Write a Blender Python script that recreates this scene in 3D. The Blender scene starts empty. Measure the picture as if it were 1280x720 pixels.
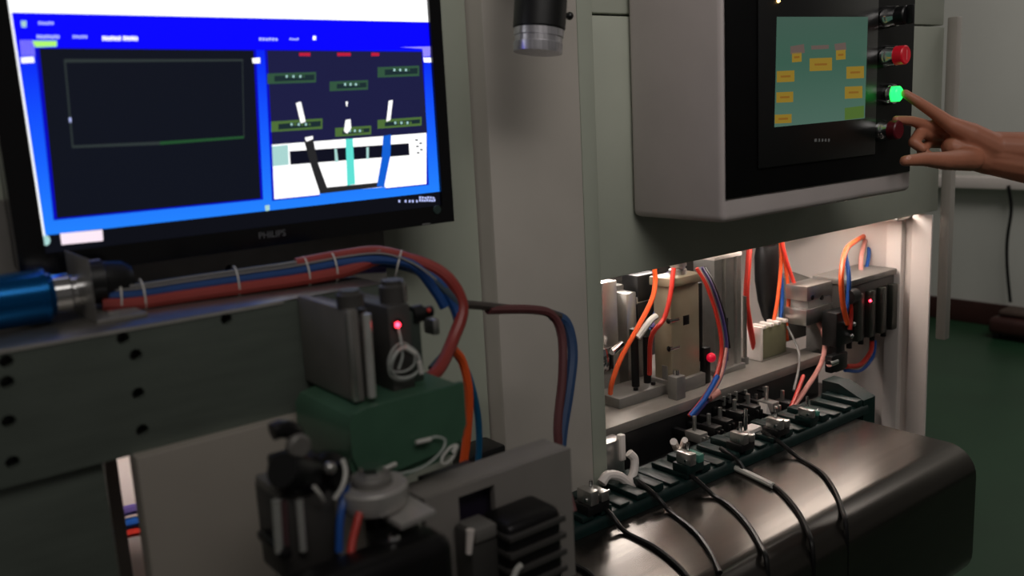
import bpy, bmesh, math, random
from mathutils import Vector, Matrix
random.seed(4)
S = bpy.context.scene
COL = S.collection
H = 1.45                                   # camera height above the floor
# world axes seen from the camera (rows): X along the machine, Y into it, Z up
M = Matrix(((0.78627248, 0.15672323, -0.59767334),
            (-0.61571155, 0.11776867, -0.77912119),
            (-0.05171919, 0.98059593, 0.18909457)))
# ------------------------------------------------------------------ camera
cd = bpy.data.cameras.new('camera'); cam = bpy.data.objects.new('camera', cd); COL.objects.link(cam)
cam.matrix_world = Matrix.Translation((0, 0, H)) @ M.to_4x4()
cd.sensor_width = 36; cd.lens = 1125 / 1280 * 36; cd.clip_start = 0.02
cd.dof.use_dof = True; cd.dof.focus_distance = 1.65; cd.dof.aperture_fstop = 4.0
S.camera = cam
# ------------------------------------------------------------------ world, lamps, exposure
W = bpy.data.worlds.new('world'); S.world = W; W.use_nodes = True
W.node_tree.nodes['Background'].inputs[0].default_value = (1.0, 0.93, 0.88, 1)
W.node_tree.nodes['Background'].inputs[1].default_value = 0.055
def area(name, loc, target, sx, sy, energy, spread=180, col=(1, .95, .9)):
    l = bpy.data.lights.new(name, 'AREA'); l.shape = 'RECTANGLE'; l.size = sx; l.size_y = sy
    l.energy = energy; l.color = col; l.spread = math.radians(spread)
    o = bpy.data.objects.new(name, l); COL.objects.link(o); o.location = loc
    o.rotation_euler = (Vector(target) - Vector(loc)).to_track_quat('-Z', 'Y').to_euler()
    return o
area('ceiling_lamp_near', (0.2, -0.9, 3.2), (0.9, 1.0, 1.95), 2.4, 0.9, 6.4, 66)
area('ceiling_lamp_far', (4.0, 0.6, 3.3), (5.4, 1.6, 0.9), 2.0, 0.8, 36)
S.view_settings.view_transform = 'Standard'; S.view_settings.look = 'None'
S.view_settings.exposure = 0.0; S.view_settings.gamma = 1.0
S.view_settings.use_curve_mapping = False

# ------------------------------------------------------------------ helpers
def lin(c):
    return tuple((v / 255 / 12.92) if v / 255 <= .04045 else ((v / 255 + .055) / 1.055) ** 2.4 for v in c)
MATS = {}
def mat(name, rgb, rough=.5, metal=0.0, var=.12, scale=30, bump=0.0, emit=0.0, alpha=1.0, trans=0.0, coat=0.0, stretch=None):
    if name in MATS: return MATS[name]
    m = bpy.data.materials.new(name); m.use_nodes = True
    nt = m.node_tree; b = nt.nodes['Principled BSDF']
    c = lin(rgb)
    tc = nt.nodes.new('ShaderNodeTexCoord'); nz = nt.nodes.new('ShaderNodeTexNoise')
    nz.inputs['Scale'].default_value = scale; nz.inputs['Detail'].default_value = 4
    if stretch:
        mp = nt.nodes.new('ShaderNodeMapping'); mp.inputs['Scale'].default_value = stretch
        nt.links.new(tc.outputs['Object'], mp.inputs[0]); nt.links.new(mp.outputs[0], nz.inputs['Vector'])
    else:
        nt.links.new(tc.outputs['Object'], nz.inputs['Vector'])
    rp = nt.nodes.new('ShaderNodeValToRGB')
    rp.color_ramp.elements[0].position = .3; rp.color_ramp.elements[1].position = .7
    rp.color_ramp.elements[0].color = tuple(v * (1 - var) for v in c) + (1,)
    rp.color_ramp.elements[1].color = tuple(min(1, v * (1 + var)) for v in c) + (1,)
    nt.links.new(nz.outputs['Fac'], rp.inputs[0]); nt.links.new(rp.outputs[0], b.inputs['Base Color'])
    b.inputs['Roughness'].default_value = rough; b.inputs['Metallic'].default_value = metal
    b.inputs['Alpha'].default_value = alpha; b.inputs['Transmission Weight'].default_value = trans
    b.inputs['Coat Weight'].default_value = coat
    if bump:
        bp = nt.nodes.new('ShaderNodeBump'); bp.inputs['Strength'].default_value = bump; bp.inputs['Distance'].default_value = .002
        nt.links.new(nz.outputs['Fac'], bp.inputs['Height']); nt.links.new(bp.outputs[0], b.inputs['Normal'])
    if emit:
        b.inputs['Emission Color'].default_value = c + (1,); b.inputs['Emission Strength'].default_value = emit
    MATS[name] = m
    return m
def glow(name, rgb, k=1.0):
    "a lit pixel colour of a display"
    if name in MATS: return MATS[name]
    m = bpy.data.materials.new(name); m.use_nodes = True; nt = m.node_tree
    b = nt.nodes['Principled BSDF']; b.inputs['Base Color'].default_value = (.004, .004, .005, 1); b.inputs['Roughness'].default_value = .35
    b.inputs['Specular IOR Level'].default_value = .2
    b.inputs['Emission Color'].default_value = lin(rgb) + (1,); b.inputs['Emission Strength'].default_value = k
    MATS[name] = m
    return m
def glow_ramp(name, stops, z0, z1):
    "a vertical colour gradient shown on a display"
    m = glow(name, (0, 0, 0)); nt = m.node_tree; b = nt.nodes['Principled BSDF']
    tc = nt.nodes.new('ShaderNodeTexCoord'); sp = nt.nodes.new('ShaderNodeSeparateXYZ'); mr = nt.nodes.new('ShaderNodeMapRange')
    mr.inputs['From Min'].default_value = z0; mr.inputs['From Max'].default_value = z1
    rp = nt.nodes.new('ShaderNodeValToRGB')
    while len(rp.color_ramp.elements) < len(stops): rp.color_ramp.elements.new(.5)
    for e, (p, c) in zip(rp.color_ramp.elements, stops): e.position = p; e.color = lin(c) + (1,)
    nt.links.new(tc.outputs['Object'], sp.inputs[0]); nt.links.new(sp.outputs['Z'], mr.inputs['Value'])
    nt.links.new(mr.outputs[0], rp.inputs[0]); nt.links.new(rp.outputs[0], b.inputs['Emission Color'])
    return m

def ray(px, py): return M @ Vector((px - 640, -(py - 360), -1125))
def Q(px, py, Y):
    v = ray(px, py); v = v * (Y / v.y); return Vector((v.x, v.y, v.z + H))
def QZ(px, py, z):
    v = ray(px, py); v = v * ((z - H) / v.z); return Vector((v.x, v.y, v.z + H))
def QX(px, py, X):
    v = ray(px, py); v = v * (X / v.x); return Vector((v.x, v.y, v.z + H))

class MB:
    "collects simple solids into one bmesh"
    def __init__(s): s.bm = bmesh.new(); s.mats = []; s.cur = 0
    def use(s, m):
        if m not in s.mats: s.mats.append(m)
        s.cur = s.mats.index(m); return s
    def _fin(s, faces):
        for f in faces: f.material_index = s.cur
    def box(s, x0, x1, y0, y1, z0, z1, bev=0.0, seg=2, mx=None):
        r = bmesh.ops.create_cube(s.bm, size=1); vs = r['verts']
        bmesh.ops.scale(s.bm, vec=(abs(x1 - x0), abs(y1 - y0), abs(z1 - z0)), verts=vs)
        bmesh.ops.translate(s.bm, vec=((x0 + x1) / 2, (y0 + y1) / 2, (z0 + z1) / 2), verts=vs)
        es = list({e for v in vs for e in v.link_edges}); fs = set(f for v in vs for f in v.link_faces)
        if bev:
            bev = min(bev, .45 * min(abs(x1 - x0), abs(y1 - y0), abs(z1 - z0)))
            r = bmesh.ops.bevel(s.bm, geom=es, offset=bev, segments=seg, profile=.5, affect='EDGES')
            vs = set(r['verts']) | {v for v in vs if v.is_valid}
            fs = set(f for v in vs if v.is_valid for f in v.link_faces)
        if mx: bmesh.ops.transform(s.bm, matrix=mx, verts=list({v for f in fs for v in f.verts}))
        s._fin(fs); return s
    def rod(s, a, b, r, r2=None, seg=16, caps=True):
        a = Vector(a); b = Vector(b); d = b - a
        q = Vector((0, 0, 1)).rotation_difference(d.normalized())
        mx = Matrix.Translation((a + b) / 2) @ q.to_matrix().to_4x4()
        r_ = bmesh.ops.create_cone(s.bm, cap_ends=caps, segments=seg, radius1=r, radius2=r if r2 is None else r2, depth=d.length, matrix=mx)
        s._fin({f for v in r_['verts'] for f in v.link_faces}); return s
    def lathe(s, a, axis, prof, seg=20):
        "profile of (distance along axis, radius)"
        a = Vector(a); axis = Vector(axis).normalized(); q = Vector((0, 0, 1)).rotation_difference(axis)
        rings = []
        for h, r in prof:
            ring = []
            for i in range(seg):
                t = 2 * math.pi * i / seg
                ring.append(s.bm.verts.new(a + q @ Vector((r * math.cos(t), r * math.sin(t), h))))
            rings.append(ring)
        fs = []
        for p, n in zip(rings, rings[1:]):
            for i in range(seg): fs.append(s.bm.faces.new((p[i], p[(i + 1) % seg], n[(i + 1) % seg], n[i])))
        fs.append(s.bm.faces.new(rings[0][::-1])); fs.append(s.bm.faces.new(rings[-1])); s._fin(fs); return s
    def ball(s, c, r, sc=(1, 1, 1), seg=14):
        mx = Matrix.Translation(c) @ Matrix.Diagonal((sc[0], sc[1], sc[2], 1))
        r_ = bmesh.ops.create_uvsphere(s.bm, u_segments=seg, v_segments=max(6, seg * 2 // 3), radius=r, matrix=mx)
        s._fin({f for v in r_['verts'] for f in v.link_faces}); return s
    def tube(s, pts, r, seg=8, sub=6, closed=False, smooth=True):
        pts = [Vector(p) for p in pts]
        if smooth and len(pts) > 2:
            out = []; n = len(pts); rng = range(n if closed else n - 1)
            for i in rng:
                p0 = pts[(i - 1) % n] if closed or i > 0 else pts[0] * 2 - pts[1]
                p1 = pts[i]; p2 = pts[(i + 1) % n]
                p3 = pts[(i + 2) % n] if closed or i + 2 < n else pts[-1] * 2 - pts[-2]
                for k in range(sub):
                    t = k / sub
                    out.append(.5 * ((2 * p1) + (p2 - p0) * t + (2 * p0 - 5 * p1 + 4 * p2 - p3) * t * t + (3 * p1 - p0 - 3 * p2 + p3) * t ** 3))
            if not closed: out.append(pts[-1])
            pts = out
        n = len(pts); rings = []; up = None
        for i, p in enumerate(pts):
            a = pts[i - 1] if (i > 0 or closed) else p; b = pts[(i + 1) % n] if (i < n - 1 or closed) else p
            t = (b - a).normalized() if (b - a).length > 1e-9 else Vector((0, 0, 1))
            if up is None: up = t.orthogonal().normalized()
            up = (up - t * up.dot(t)).normalized(); w = t.cross(up)
            rings.append([s.bm.verts.new(p + (up * math.cos(2 * math.pi * j / seg) + w * math.sin(2 * math.pi * j / seg)) * r) for j in range(seg)])
        fs = []; pairs = list(zip(rings, rings[1:])) + ([(rings[-1], rings[0])] if closed else [])
        for A, B in pairs:
            for j in range(seg): fs.append(s.bm.faces.new((A[j], A[(j + 1) % seg], B[(j + 1) % seg], B[j])))
        if not closed: fs.append(s.bm.faces.new(rings[0][::-1])); fs.append(s.bm.faces.new(rings[-1]))
        s._fin(fs); return s
    def extrude(s, prof, axis, a0, a1):
        "closed 2-D profile swept straight along an axis; prof in the other two axes"
        def v3(p, a):
            return {'x': (a, p[0], p[1]), 'y': (p[0], a, p[1]), 'z': (p[0], p[1], a)}[axis]
        A = [s.bm.verts.new(v3(p, a0)) for p in prof]; B = [s.bm.verts.new(v3(p, a1)) for p in prof]
        n = len(prof); fs = [s.bm.faces.new((A[i], A[(i + 1) % n], B[(i + 1) % n], B[i])) for i in range(n)]
        fs.append(s.bm.faces.new(A[::-1])); fs.append(s.bm.faces.new(B)); s._fin(fs); return s
    def quad(s, ps):
        s._fin([s.bm.faces.new([s.bm.verts.new(p) for p in ps])]); return s
    def build(s, name, m=None, parent=None, loc=None, sharp=35):
        bmesh.ops.recalc_face_normals(s.bm, faces=s.bm.faces[:])
        me = bpy.data.meshes.new(name); s.bm.to_mesh(me); s.bm.free()
        ms = s.mats or [m]
        for x in ms: me.materials.append(x)
        return link(name, me, parent, loc, sharp)
ROOTLOC = {}
def link(name, me, parent=None, loc=None, sharp=35):
    "origin at the middle of the mesh's foot; vertices were given in world space"
    if len(me.vertices):
        xs = [v.co for v in me.vertices]
        c = Vector(((min(v.x for v in xs) + max(v.x for v in xs)) / 2, (min(v.y for v in xs) + max(v.y for v in xs)) / 2, min(v.z for v in xs)))
    else: c = Vector()
    if loc is not None: c = Vector(loc)
    me.transform(Matrix.Translation(-c)); me.shade_smooth(); me.set_sharp_from_angle(angle=math.radians(sharp))
    o = bpy.data.objects.new(name, me); COL.objects.link(o)
    ROOTLOC[o.name] = c
    if parent: o.parent = parent; o.location = c - ROOTLOC[parent.name]
    else: o.location = c
    return o
def tag(o, label, cat, group=None):
    o['label'] = label; o['category'] = cat
    if group: o['group'] = group
    return o
def thing(name, label, cat, loc, group=None):
    o = bpy.data.objects.new(name, None); COL.objects.link(o); o.empty_display_size = .05
    o.location = loc; ROOTLOC[o.name] = Vector(loc); return tag(o, label, cat, group)
def structure(o): o['kind'] = 'structure'; return o
def sheet(name, outer, holes, y0, y1, m, parent=None, extra=None):
    "a flat plate in the XZ plane with round or polygonal holes"
    cu = bpy.data.curves.new(name, 'CURVE'); cu.dimensions = '2D'; cu.fill_mode = 'BOTH'; cu.extrude = abs(y1 - y0) / 2
    def spl(ps):
        sp = cu.splines.new('POLY'); sp.points.add(len(ps) - 1); sp.use_cyclic_u = True
        for q, p in zip(sp.points, ps): q.co = (p[0], p[1], 0, 1)
    spl(outer)
    for h in holes:
        if len(h) == 3 and not isinstance(h[0], (tuple, list)):
            spl([(h[0] + h[2] * math.cos(a * math.pi / 9), h[1] + h[2] * math.sin(a * math.pi / 9)) for a in range(18)])
        else: spl(h)
    t = bpy.data.objects.new('t', cu); COL.objects.link(t)
    me = bpy.data.meshes.new_from_object(t.evaluated_get(bpy.context.evaluated_depsgraph_get()))
    bpy.data.objects.remove(t); bpy.data.curves.remove(cu)
    me.transform(Matrix(((1, 0, 0, 0), (0, 0, 1, (y0 + y1) / 2), (0, 1, 0, 0), (0, 0, 0, 1)))); me.flip_normals()
    me.materials.clear(); me.materials.append(m); me.name = name
    return link(name, me, parent)
def rect(x0, x1, z0, z1): return [(x0, z0), (x1, z0), (x1, z1), (x0, z1)]
def pbox(mb, x0, y0, x1, y1, Y, depth, bev=.002):
    "box whose front face at depth Y spans two measured corners of the photograph"
    a = Q(x0, y0, Y); b = Q(x1, y1, Y)
    return mb.box(a.x, b.x, Y, Y + depth, b.z, a.z, bev)
def rodpx(mb, a, b, r, Y, Y2=None, seg=12): return mb.rod(Q(*a, Y), Q(*b, Y2 or Y), r, seg=seg)
def text_mesh(name, body, size, loc, m, parent, off=0.0, wide=1.0):
    cu = bpy.data.curves.new(name, 'FONT'); cu.body = body; cu.size = size; cu.extrude = .0003; cu.offset = off; cu.align_x = 'CENTER'
    t = bpy.data.objects.new('t', cu); COL.objects.link(t)
    me = bpy.data.meshes.new_from_object(t.evaluated_get(bpy.context.evaluated_depsgraph_get())); bpy.data.objects.remove(t)
    me.transform(Matrix.Translation(loc) @ Matrix.Rotation(math.pi / 2, 4, 'X') @ Matrix.Diagonal((wide, 1, 1, 1)))
    me.materials.clear(); me.materials.append(m); me.name = name
    return link(name, me, parent)

# ------------------------------------------------------------------ materials
paint = mat('machine_paint', (178, 172, 164), .45, 0, .05, 8, .02)
paint_dim = mat('machine_paint_green_grey', (160, 165, 152), .42, 0, .05, 8, .02)
beam_paint = mat('beam_paint_grey', (166, 170, 157), .5, 0, .05, 8)
box_paint = mat('control_box_paint', (196, 186, 184), .5, 0, .04, 10)
white_paint = mat('white_panel_paint', (232, 222, 216), .5, 0, .03, 6)
plate_steel = mat('blackened_steel_plate', (104, 112, 104), .4, .45, .1, 14, .02, stretch=(1, 1, 6))
ground_steel = mat('ground_steel', (150, 146, 140), .33, .85, .1, 40)
deck_steel = mat('deck_steel', (138, 133, 127), .4, .4, .1, 30)
alu = mat('aluminium', (190, 188, 184), .3, .9, .06, 60)
chrome = mat('chrome', (225, 225, 225), .1, 1, .02, 20)
cover_steel = mat('brushed_stainless_cover', (86, 82, 78), .23, .9, .12, 5, .03, stretch=(1, 14, 14))
black_plastic = mat('black_plastic', (16, 16, 17), .4, 0, .1, 50)
black_gloss = mat('black_gloss', (9, 9, 11), .18, 0, .1, 20)
dark_metal = mat('dark_anodised_metal', (36, 35, 36), .35, .6, .15, 30)
dark_grey = mat('dark_grey_cast', (66, 64, 62), .5, .1, .1, 30)
mid_grey = mat('mid_grey_metal', (118, 115, 111), .45, .2, .1, 30)
beige_metal = mat('beige_valve_body', (158, 148, 126), .4, .3, .06, 30)
olive = mat('olive_block', (120, 118, 92), .5, .1, .08, 30)
blue_metal = mat('blue_anodised_metal', (0, 88, 150), .22, .75, .05, 20)
teal = mat('dark_teal_belt', (4, 32, 30), .45, 0, .25, 60, .1)
teal_light = mat('pale_teal_plastic', (70, 130, 115), .4, 0, .15, 60)
green_plastic = mat('dark_green_cover', (64, 98, 78), .35, 0, .15, 14, coat=.2)
clear_tube = mat('clear_tube', (200, 205, 200), .25, 0, .03, 30, alpha=.55)
clear_plastic = mat('clear_plastic', (215, 215, 210), .15, 0, .03, 30, alpha=.4)
red_d = mat('dull_red_hose', (138, 48, 42), .45, 0, .06, 40)
blue_d = mat('dull_blue_hose', (20, 62, 120), .45, 0, .06, 40)
red_v = mat('blurred_red_hose', (92, 48, 50), .5, 0, .06, 40)  # darker base colour stands in for the hose's motion blur
blue_v = mat('blurred_blue_hose', (40, 66, 104), .5, 0, .06, 40)  # darkened likewise to stand in for motion blur
orange = mat('orange_hose', (235, 92, 40), .38, 0, .05, 40)
red = mat('red_hose', (200, 52, 40), .38, 0, .06, 40)
blue = mat('blue_hose', (24, 82, 165), .38, 0, .06, 40)
violet = mat('violet_hose', (84, 70, 130), .4, 0, .06, 40)
pink = mat('pink_hose', (205, 140, 130), .4, 0, .06, 40)
white_wire = mat('white_wire', (200, 198, 192), .45, 0, .04, 40)
grey_wire = mat('grey_wire', (120, 118, 116), .5, 0, .06, 40)
black_wire = mat('black_cord', (14, 13, 14), .35, 0, .15, 40)
dark_wire = mat('dark_cable', (60, 52, 48), .5, 0, .15, 40)
skin = mat('skin', (182, 118, 92), .5, 0, .08, 25, .05)
nail_mat = mat('nail', (214, 158, 138), .3, 0, .03, 25)
cloth = mat('dark_blue_cloth', (34, 40, 60), .9, 0, .15, 90, .2)
floor_mat = mat('green_epoxy_floor', (34, 66, 44), .35, 0, .12, 3, .01)
wall_mat = mat('white_wall_paint', (205, 205, 198), .7, 0, .03, 3)
base_mat = mat('brown_baseboard', (58, 30, 26), .5, 0, .15, 10)
red_led = mat('red_led', (255, 40, 60), .4, emit=14)
led_white = mat('led_tube', (255, 240, 228), .4, emit=19)
led_strong = mat('led_tube_strong', (255, 244, 236), .4, emit=32)
fill_glow = mat('fill_light_glow', (255, 240, 232), .4, emit=8)  # glow of the light added behind the slit

# ------------------------------------------------------------------ room
structure(MB().box(-5, 5.75, -4, 6, -.1, 0).build('floor', floor_mat))
structure(MB().box(5.7, 5.85, -4, 6, 0, 3.6).build('wall_right', wall_mat))
structure(MB().box(-5, 5.7, 5.9, 6.05, 0, 3.6).build('wall_back', wall_mat))
structure(MB().box(5.675, 5.7, -4, 5.9, 0, .14, .004).build('baseboard_right', base_mat))
zt = QX(1235, 228, 5.6).z
structure(MB().box(5.6, 5.7, -4, 5.9, zt - .04, zt + .03, .006).build('trim_1', white_paint))

# ------------------------------------------------------------------ machine body
mach = thing('wire_processing_machine', 'large grey steel production machine with a lit open bay and broad column', 'machine', (1.0, 1.3, 0))
MB().box(.80, .986, 1.08, 1.5, 0, 2.3, .006).build('column', paint, mach)
MB().box(.988, 1.022, 1.084, 1.45, .55, 2.3, .004).build('column_edge_profile', paint_dim, mach)
MB().box(-.7, .797, 1.115, 1.16, .0, 2.3, .003).build('back_panel', paint_dim, mach)
zb = H - .285; zs = H + .152
MB().box(1.024, 2.172, 1.1, 1.14, zb, zs - .002, .003).build('beam_panel', beam_paint, mach)
MB().box(1.024, 2.172, 1.102, 1.14, zs + .002, 2.3, .003).build('upper_panel', beam_paint, mach)
MB().box(2.182, 2.206, 1.075, 1.10, H - .612, H + .172, .003).build('door_rail', paint, mach)
# lit side wall of the bay: recessed panel between two posts and rails
MB().box(2.135, 2.15, 1.14, 1.76, .0, 1.25).build('side_panel', white_paint, mach)
MB().box(2.12, 2.126, 1.087, 1.136, .0, 1.16, .001).build('side_post', white_paint, mach)
MB().box(2.115, 2.136, 1.160, 1.20, .0, 1.22, .003).build('side_post', white_paint, mach)
MB().box(2.12, 2.136, 1.20, 1.7, .555, .585, .003).build('side_rail', white_paint, mach)
MB().box(2.06, 2.15, 1.142, 1.30, 1.148, 1.156, .001).build('corner_bracket', alu, mach)
MB().box(1.024, 2.15, 1.76, 1.78, .4, 1.5).build('bay_back_panel', dark_grey, mach)
MB().box(1.024, 2.15, 1.14, 1.78, 1.22, 1.235).build('bay_roof', white_paint, mach)
MB().box(1.0, 2.06, 1.25, 1.78, 0.02, .70, .004).build('lower_cabinet', dark_grey, mach)
MB().box(1.0, 1.845, 1.2, 1.50, H - .622, H - .6, .0015).build('work_deck', deck_steel, mach)
MB().box(1.0, 1.84, 1.206, 1.3, H - .75, H - .624, .003).build('deck_beam', black_plastic, mach)
MB().box(1.0, 1.84, 1.101, 1.206, H - .74, H - .70).build('trough', black_plastic, mach)
for px, py in ((905, 500), (912, 497), (920, 494), (932, 492), (945, 497), (955, 488)):
    q = Q(px, py, 1.19); MB().rod((q.x, 1.19, q.z - .012), (q.x, 1.19, q.z + .008), .0035, seg=8).build('peg', alu, mach)
    MB().box(q.x - .004, q.x + .004, 1.188, 1.207, q.z - .004, q.z).build('peg_arm', black_plastic, mach)
MB().box(1.5, 2.13, 1.345, 1.375, H - .335, H - .215, .003).build('cable_tray', white_paint, mach)
# bay lamp
for x0, x1, yl, lab in ((1.20, 1.36, 1.205, 'shortest white light bar under the bay roof beside the column'), (1.30, 1.68, 1.46, 'white light bar at the back of the bay roof behind the tall cylinders'), (1.64, 2.10, 1.20, 'short white light bar under the bay roof by the white side wall')):
    lamp = thing('bay_lamp', lab, 'lamp', ((x0 + x1) / 2, yl, 1.2))
    MB().box(x0 - .01, x1 + .01, yl - .035, yl + .035, 1.198, 1.219, .003).build('lamp_housing', alu, lamp)
    MB().box(x0, x1, yl - .024, yl + .024, 1.188, 1.199, .003).build('light_tube', led_white if yl < 1.3 else led_strong, lamp)
# left side: ledge, holed plates and lower panels, all bolted to the machine
def hole(px, py, Y, r=.0058): p = Q(px, py, Y); return (p.x, p.z, r)
zl = H - .172
front_holes = [hole(x, y, .85) for x, y in [(154, 423), (170, 444), (173, 492), (178, 538), (8, 452), (9, 478), (11, 527), (16, 578), (283, 399), (395, 378), (590 - 110, 384), (470, 470)]]
sheet('drilled_plate', rect(-.35, .475, H - .292, zl - .002), front_holes, .85, .865, plate_steel, mach)
MB().box(-.35, .475, .8652, .885, H - .29, zl - .004).build('hole_shade', black_plastic, mach)  # black sheet added to make the drilled holes look dark
MB().box(-.35, .475, .85, 1.06, zl - .0018, zl, .0006).build('ledge', ground_steel, mach)
MB().box(-.35, .36, .8487, .8499, zl - .0035, zl - .0006).build('ledge_edge', mat('pale_edge', (150, 148, 142), .45, .1), mach)  # pale strip along the top front edge of the ledge
rear_holes = [hole(x, y, 1.06) for x, y in [(155, 353), (287, 337), (400, 323), (490, 355)]]
sheet('rear_drilled_plate', rect(-.35, .60, zl - .1, H - .06), rear_holes, 1.06, 1.075, mid_grey, mach)
MB().box(-.35, .6, 1.0755, 1.085, zl - .1, H - .065).build('rear_hole_shade', black_plastic, mach)  # black sheet stands in for the darkness inside the rear holes
xl = Q(133, 600, .86).x
MB().box(-.35, xl, .86, .88, 0, H - .293, .002).build('leg_panel', plate_steel, mach)
MB().box(xl - .08, Q(157, 650, .97).x, .97, .98, 0, H - .30, .001).build('inner_plate', dark_grey, mach)
a = Q(174, 600, .835)
MB().box(a.x, .45, .835, .862, 0, H - .291, .002).build('lower_panel', mat('lower_panel_paint', (150, 143, 134), .5, 0, .06, 6), mach)
MB().box(-.2, .32, 1.10, 1.112, .2, 1.17).build('inner_liner', white_paint, mach)
MB().use(alu).box(.0, .4, .99, 1.03, H - .325, H - .31, .002).use(fill_glow).box(.02, .38, .995, 1.025, H - .332, H - .326).build('slit_fill_light', None, mach)  # unseen light bar added to brighten what shows through the slit

# hoses inside the cabinet seen through the slit
for nm, col, y, lab in (('violet', violet, 636, 'violet hose seen through the narrow slit, topmost of three'), ('blue', blue, 652, 'blue hose seen through the narrow slit below the plate'), ('red', red, 664, 'red hose seen through the narrow slit, lowest of three')):
    p = Q(168, y, 1.06)
    tag(MB().tube([p + Vector((-.12, .03, .03)), p + Vector((-.04, 0, .004)), p, p + Vector((.08, 0, -.01)), p + Vector((.2, .03, .02))], .0065).build('hose', col), lab, 'hose')

# ------------------------------------------------------------------ monitor
mon = thing('monitor', 'wide black computer monitor with a blue program screen', 'monitor', (.414, 1.03, H - .131))
mx0, mx1, mz0, mz1 = .152, .673, H - .136, H + .192
sx0, sx1, sz0, sz1 = .1775, .6555, H - .113, H + .165
sheet('bezel', rect(mx0, mx1, mz0, mz1), [rect(sx0, sx1, sz0, sz1)], .996, 1.012, black_gloss, mon)
MB().box(mx0 + .002, mx1 - .002, 1.0122, 1.045, mz0 + .002, mz1 - .002, .008).build('back_shell', black_plastic, mon)
MB().box(.36, .47, 1.045, 1.114, H - .01, H + .1, .004).build('wall_mount', dark_metal, mon)
text_mesh('brand_mark', 'PHILIPS', .0105, Vector(((Q(340, 291, .996)).x, .9958, Q(340, 296.5, .996).z)), mat('brand_print', (96, 96, 100), .4), mon)
pb = Q(546, 262, .996)
MB().lathe((pb.x, .996, pb.z), (0, -1, 0), [(0, .006), (.0015, .0055)], 16).build('power_button', mat('button_green_grey', (44, 60, 58), .4), mon)
MB().box(pb.x - .024, pb.x - .012, .9955, .9962, mz0 + .001, mz0 + .0022).build('status_light', mat('grey_print', (130, 130, 130), .5), mon)
# the picture on the screen: flat layers of lit colour
YS = 1.0005
sc = MB()
def lay(m, pts, k):
    sc.use(m); y = YS - .00012 * k
    sc.quad([Q(px, py, y) for px, py in pts])
def layw(m, x0, x1, z0, z1, k):
    sc.use(m); y = YS - .00012 * k; sc.quad([(x0, y, z0), (x1, y, z0), (x1, y, z1), (x0, y, z1)])
g_blk = glow('screen_black', (10, 12, 20)); g_wht = glow('screen_white', (255, 255, 255), 1.25)
g_win = glow('screen_window', (13, 17, 28)); g_navy = glow('screen_navy', (27, 28, 66))
g_title = glow('screen_title_blue', (2, 0, 246), 1.1)
g_body = glow_ramp('screen_body_blue', [(0, (34, 130, 255)), (.35, (22, 100, 255)), (.8, (8, 50, 252)), (1, (2, 0, 246))], .018, .22)
g_edge = glow('screen_window_edge', (4, 2, 190)); g_line = glow('screen_dim_line', (46, 54, 54)); g_gline = glow('screen_green_line', (34, 78, 44))
g_red = glow('screen_red', (190, 28, 60)); g_box = glow('screen_box_green', (50, 84, 62)); g_boxd = glow('screen_box_dark', (26, 44, 48)); g_ybox = glow('screen_box_olive', (78, 110, 56))
g_cyan = glow('screen_cyan_wire', (96, 226, 214)); g_cable = glow('screen_blue_wire', (16, 96, 214)); g_dark = glow('screen_dark_wire', (38, 38, 40)); g_slot = glow('screen_slot', (12, 14, 30))
g_task = glow('screen_task', (244, 226, 238), 1.1); g_txt = glow('screen_text', (190, 200, 255)); g_lime = glow('screen_lime', (170, 240, 110), 1.1); g_pale = glow('screen_pale_teal', (170, 214, 210)); g_purp = glow('screen_stripe', (150, 140, 255))
layw(g_blk, sx0, sx1, sz0, sz1, 0)
layw(g_wht, sx0, sx1, H + .121, sz1, 1)
layw(g_body, sx0 + .002, sx1, H - .095, H + .1205, 1)
layw(g_wht, sx0 + .0005, sx0 + .0025, H - .097, H + .121, 2)
layw(g_title, sx0 + .003, sx1, H + .086, H + .1205, 2)
lay(g_edge, [(44, 60), (320, 62), (329, 249.5), (67, 275.5)], 3)
lay(g_win, [(49, 60), (317, 63), (326, 248), (71, 273)], 4)
lay(g_edge, [(331, 62), (529, 64), (536, 231), (340, 251)], 3)
lay(g_navy, [(334, 63), (527, 65), (534, 166), (340, 181)], 4)
lay(g_wht, [(340, 181), (533, 166), (533, 230), (343, 249)], 4)
lay(g_pale, [(340, 183), (360, 181), (361, 206), (341, 208)], 5)
# grey rectangle in the left window
lay(g_line, [(80, 74), (304, 74), (304, 76.5), (80, 78)], 5)
lay(g_line, [(80, 76), (82, 76), (92, 185), (90, 185)], 5)
lay(g_line, [(90, 182), (200, 177), (200, 181), (91, 185)], 5)
lay(g_gline, [(200, 177), (305, 170), (305, 173), (200, 181)], 5)
lay(g_line, [(302.5, 76), (303.5, 76), (305.5, 172), (304.5, 172)], 5)
lay(g_txt, [(86, 147), (89, 147), (89, 153), (87, 153)], 6)
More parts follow.
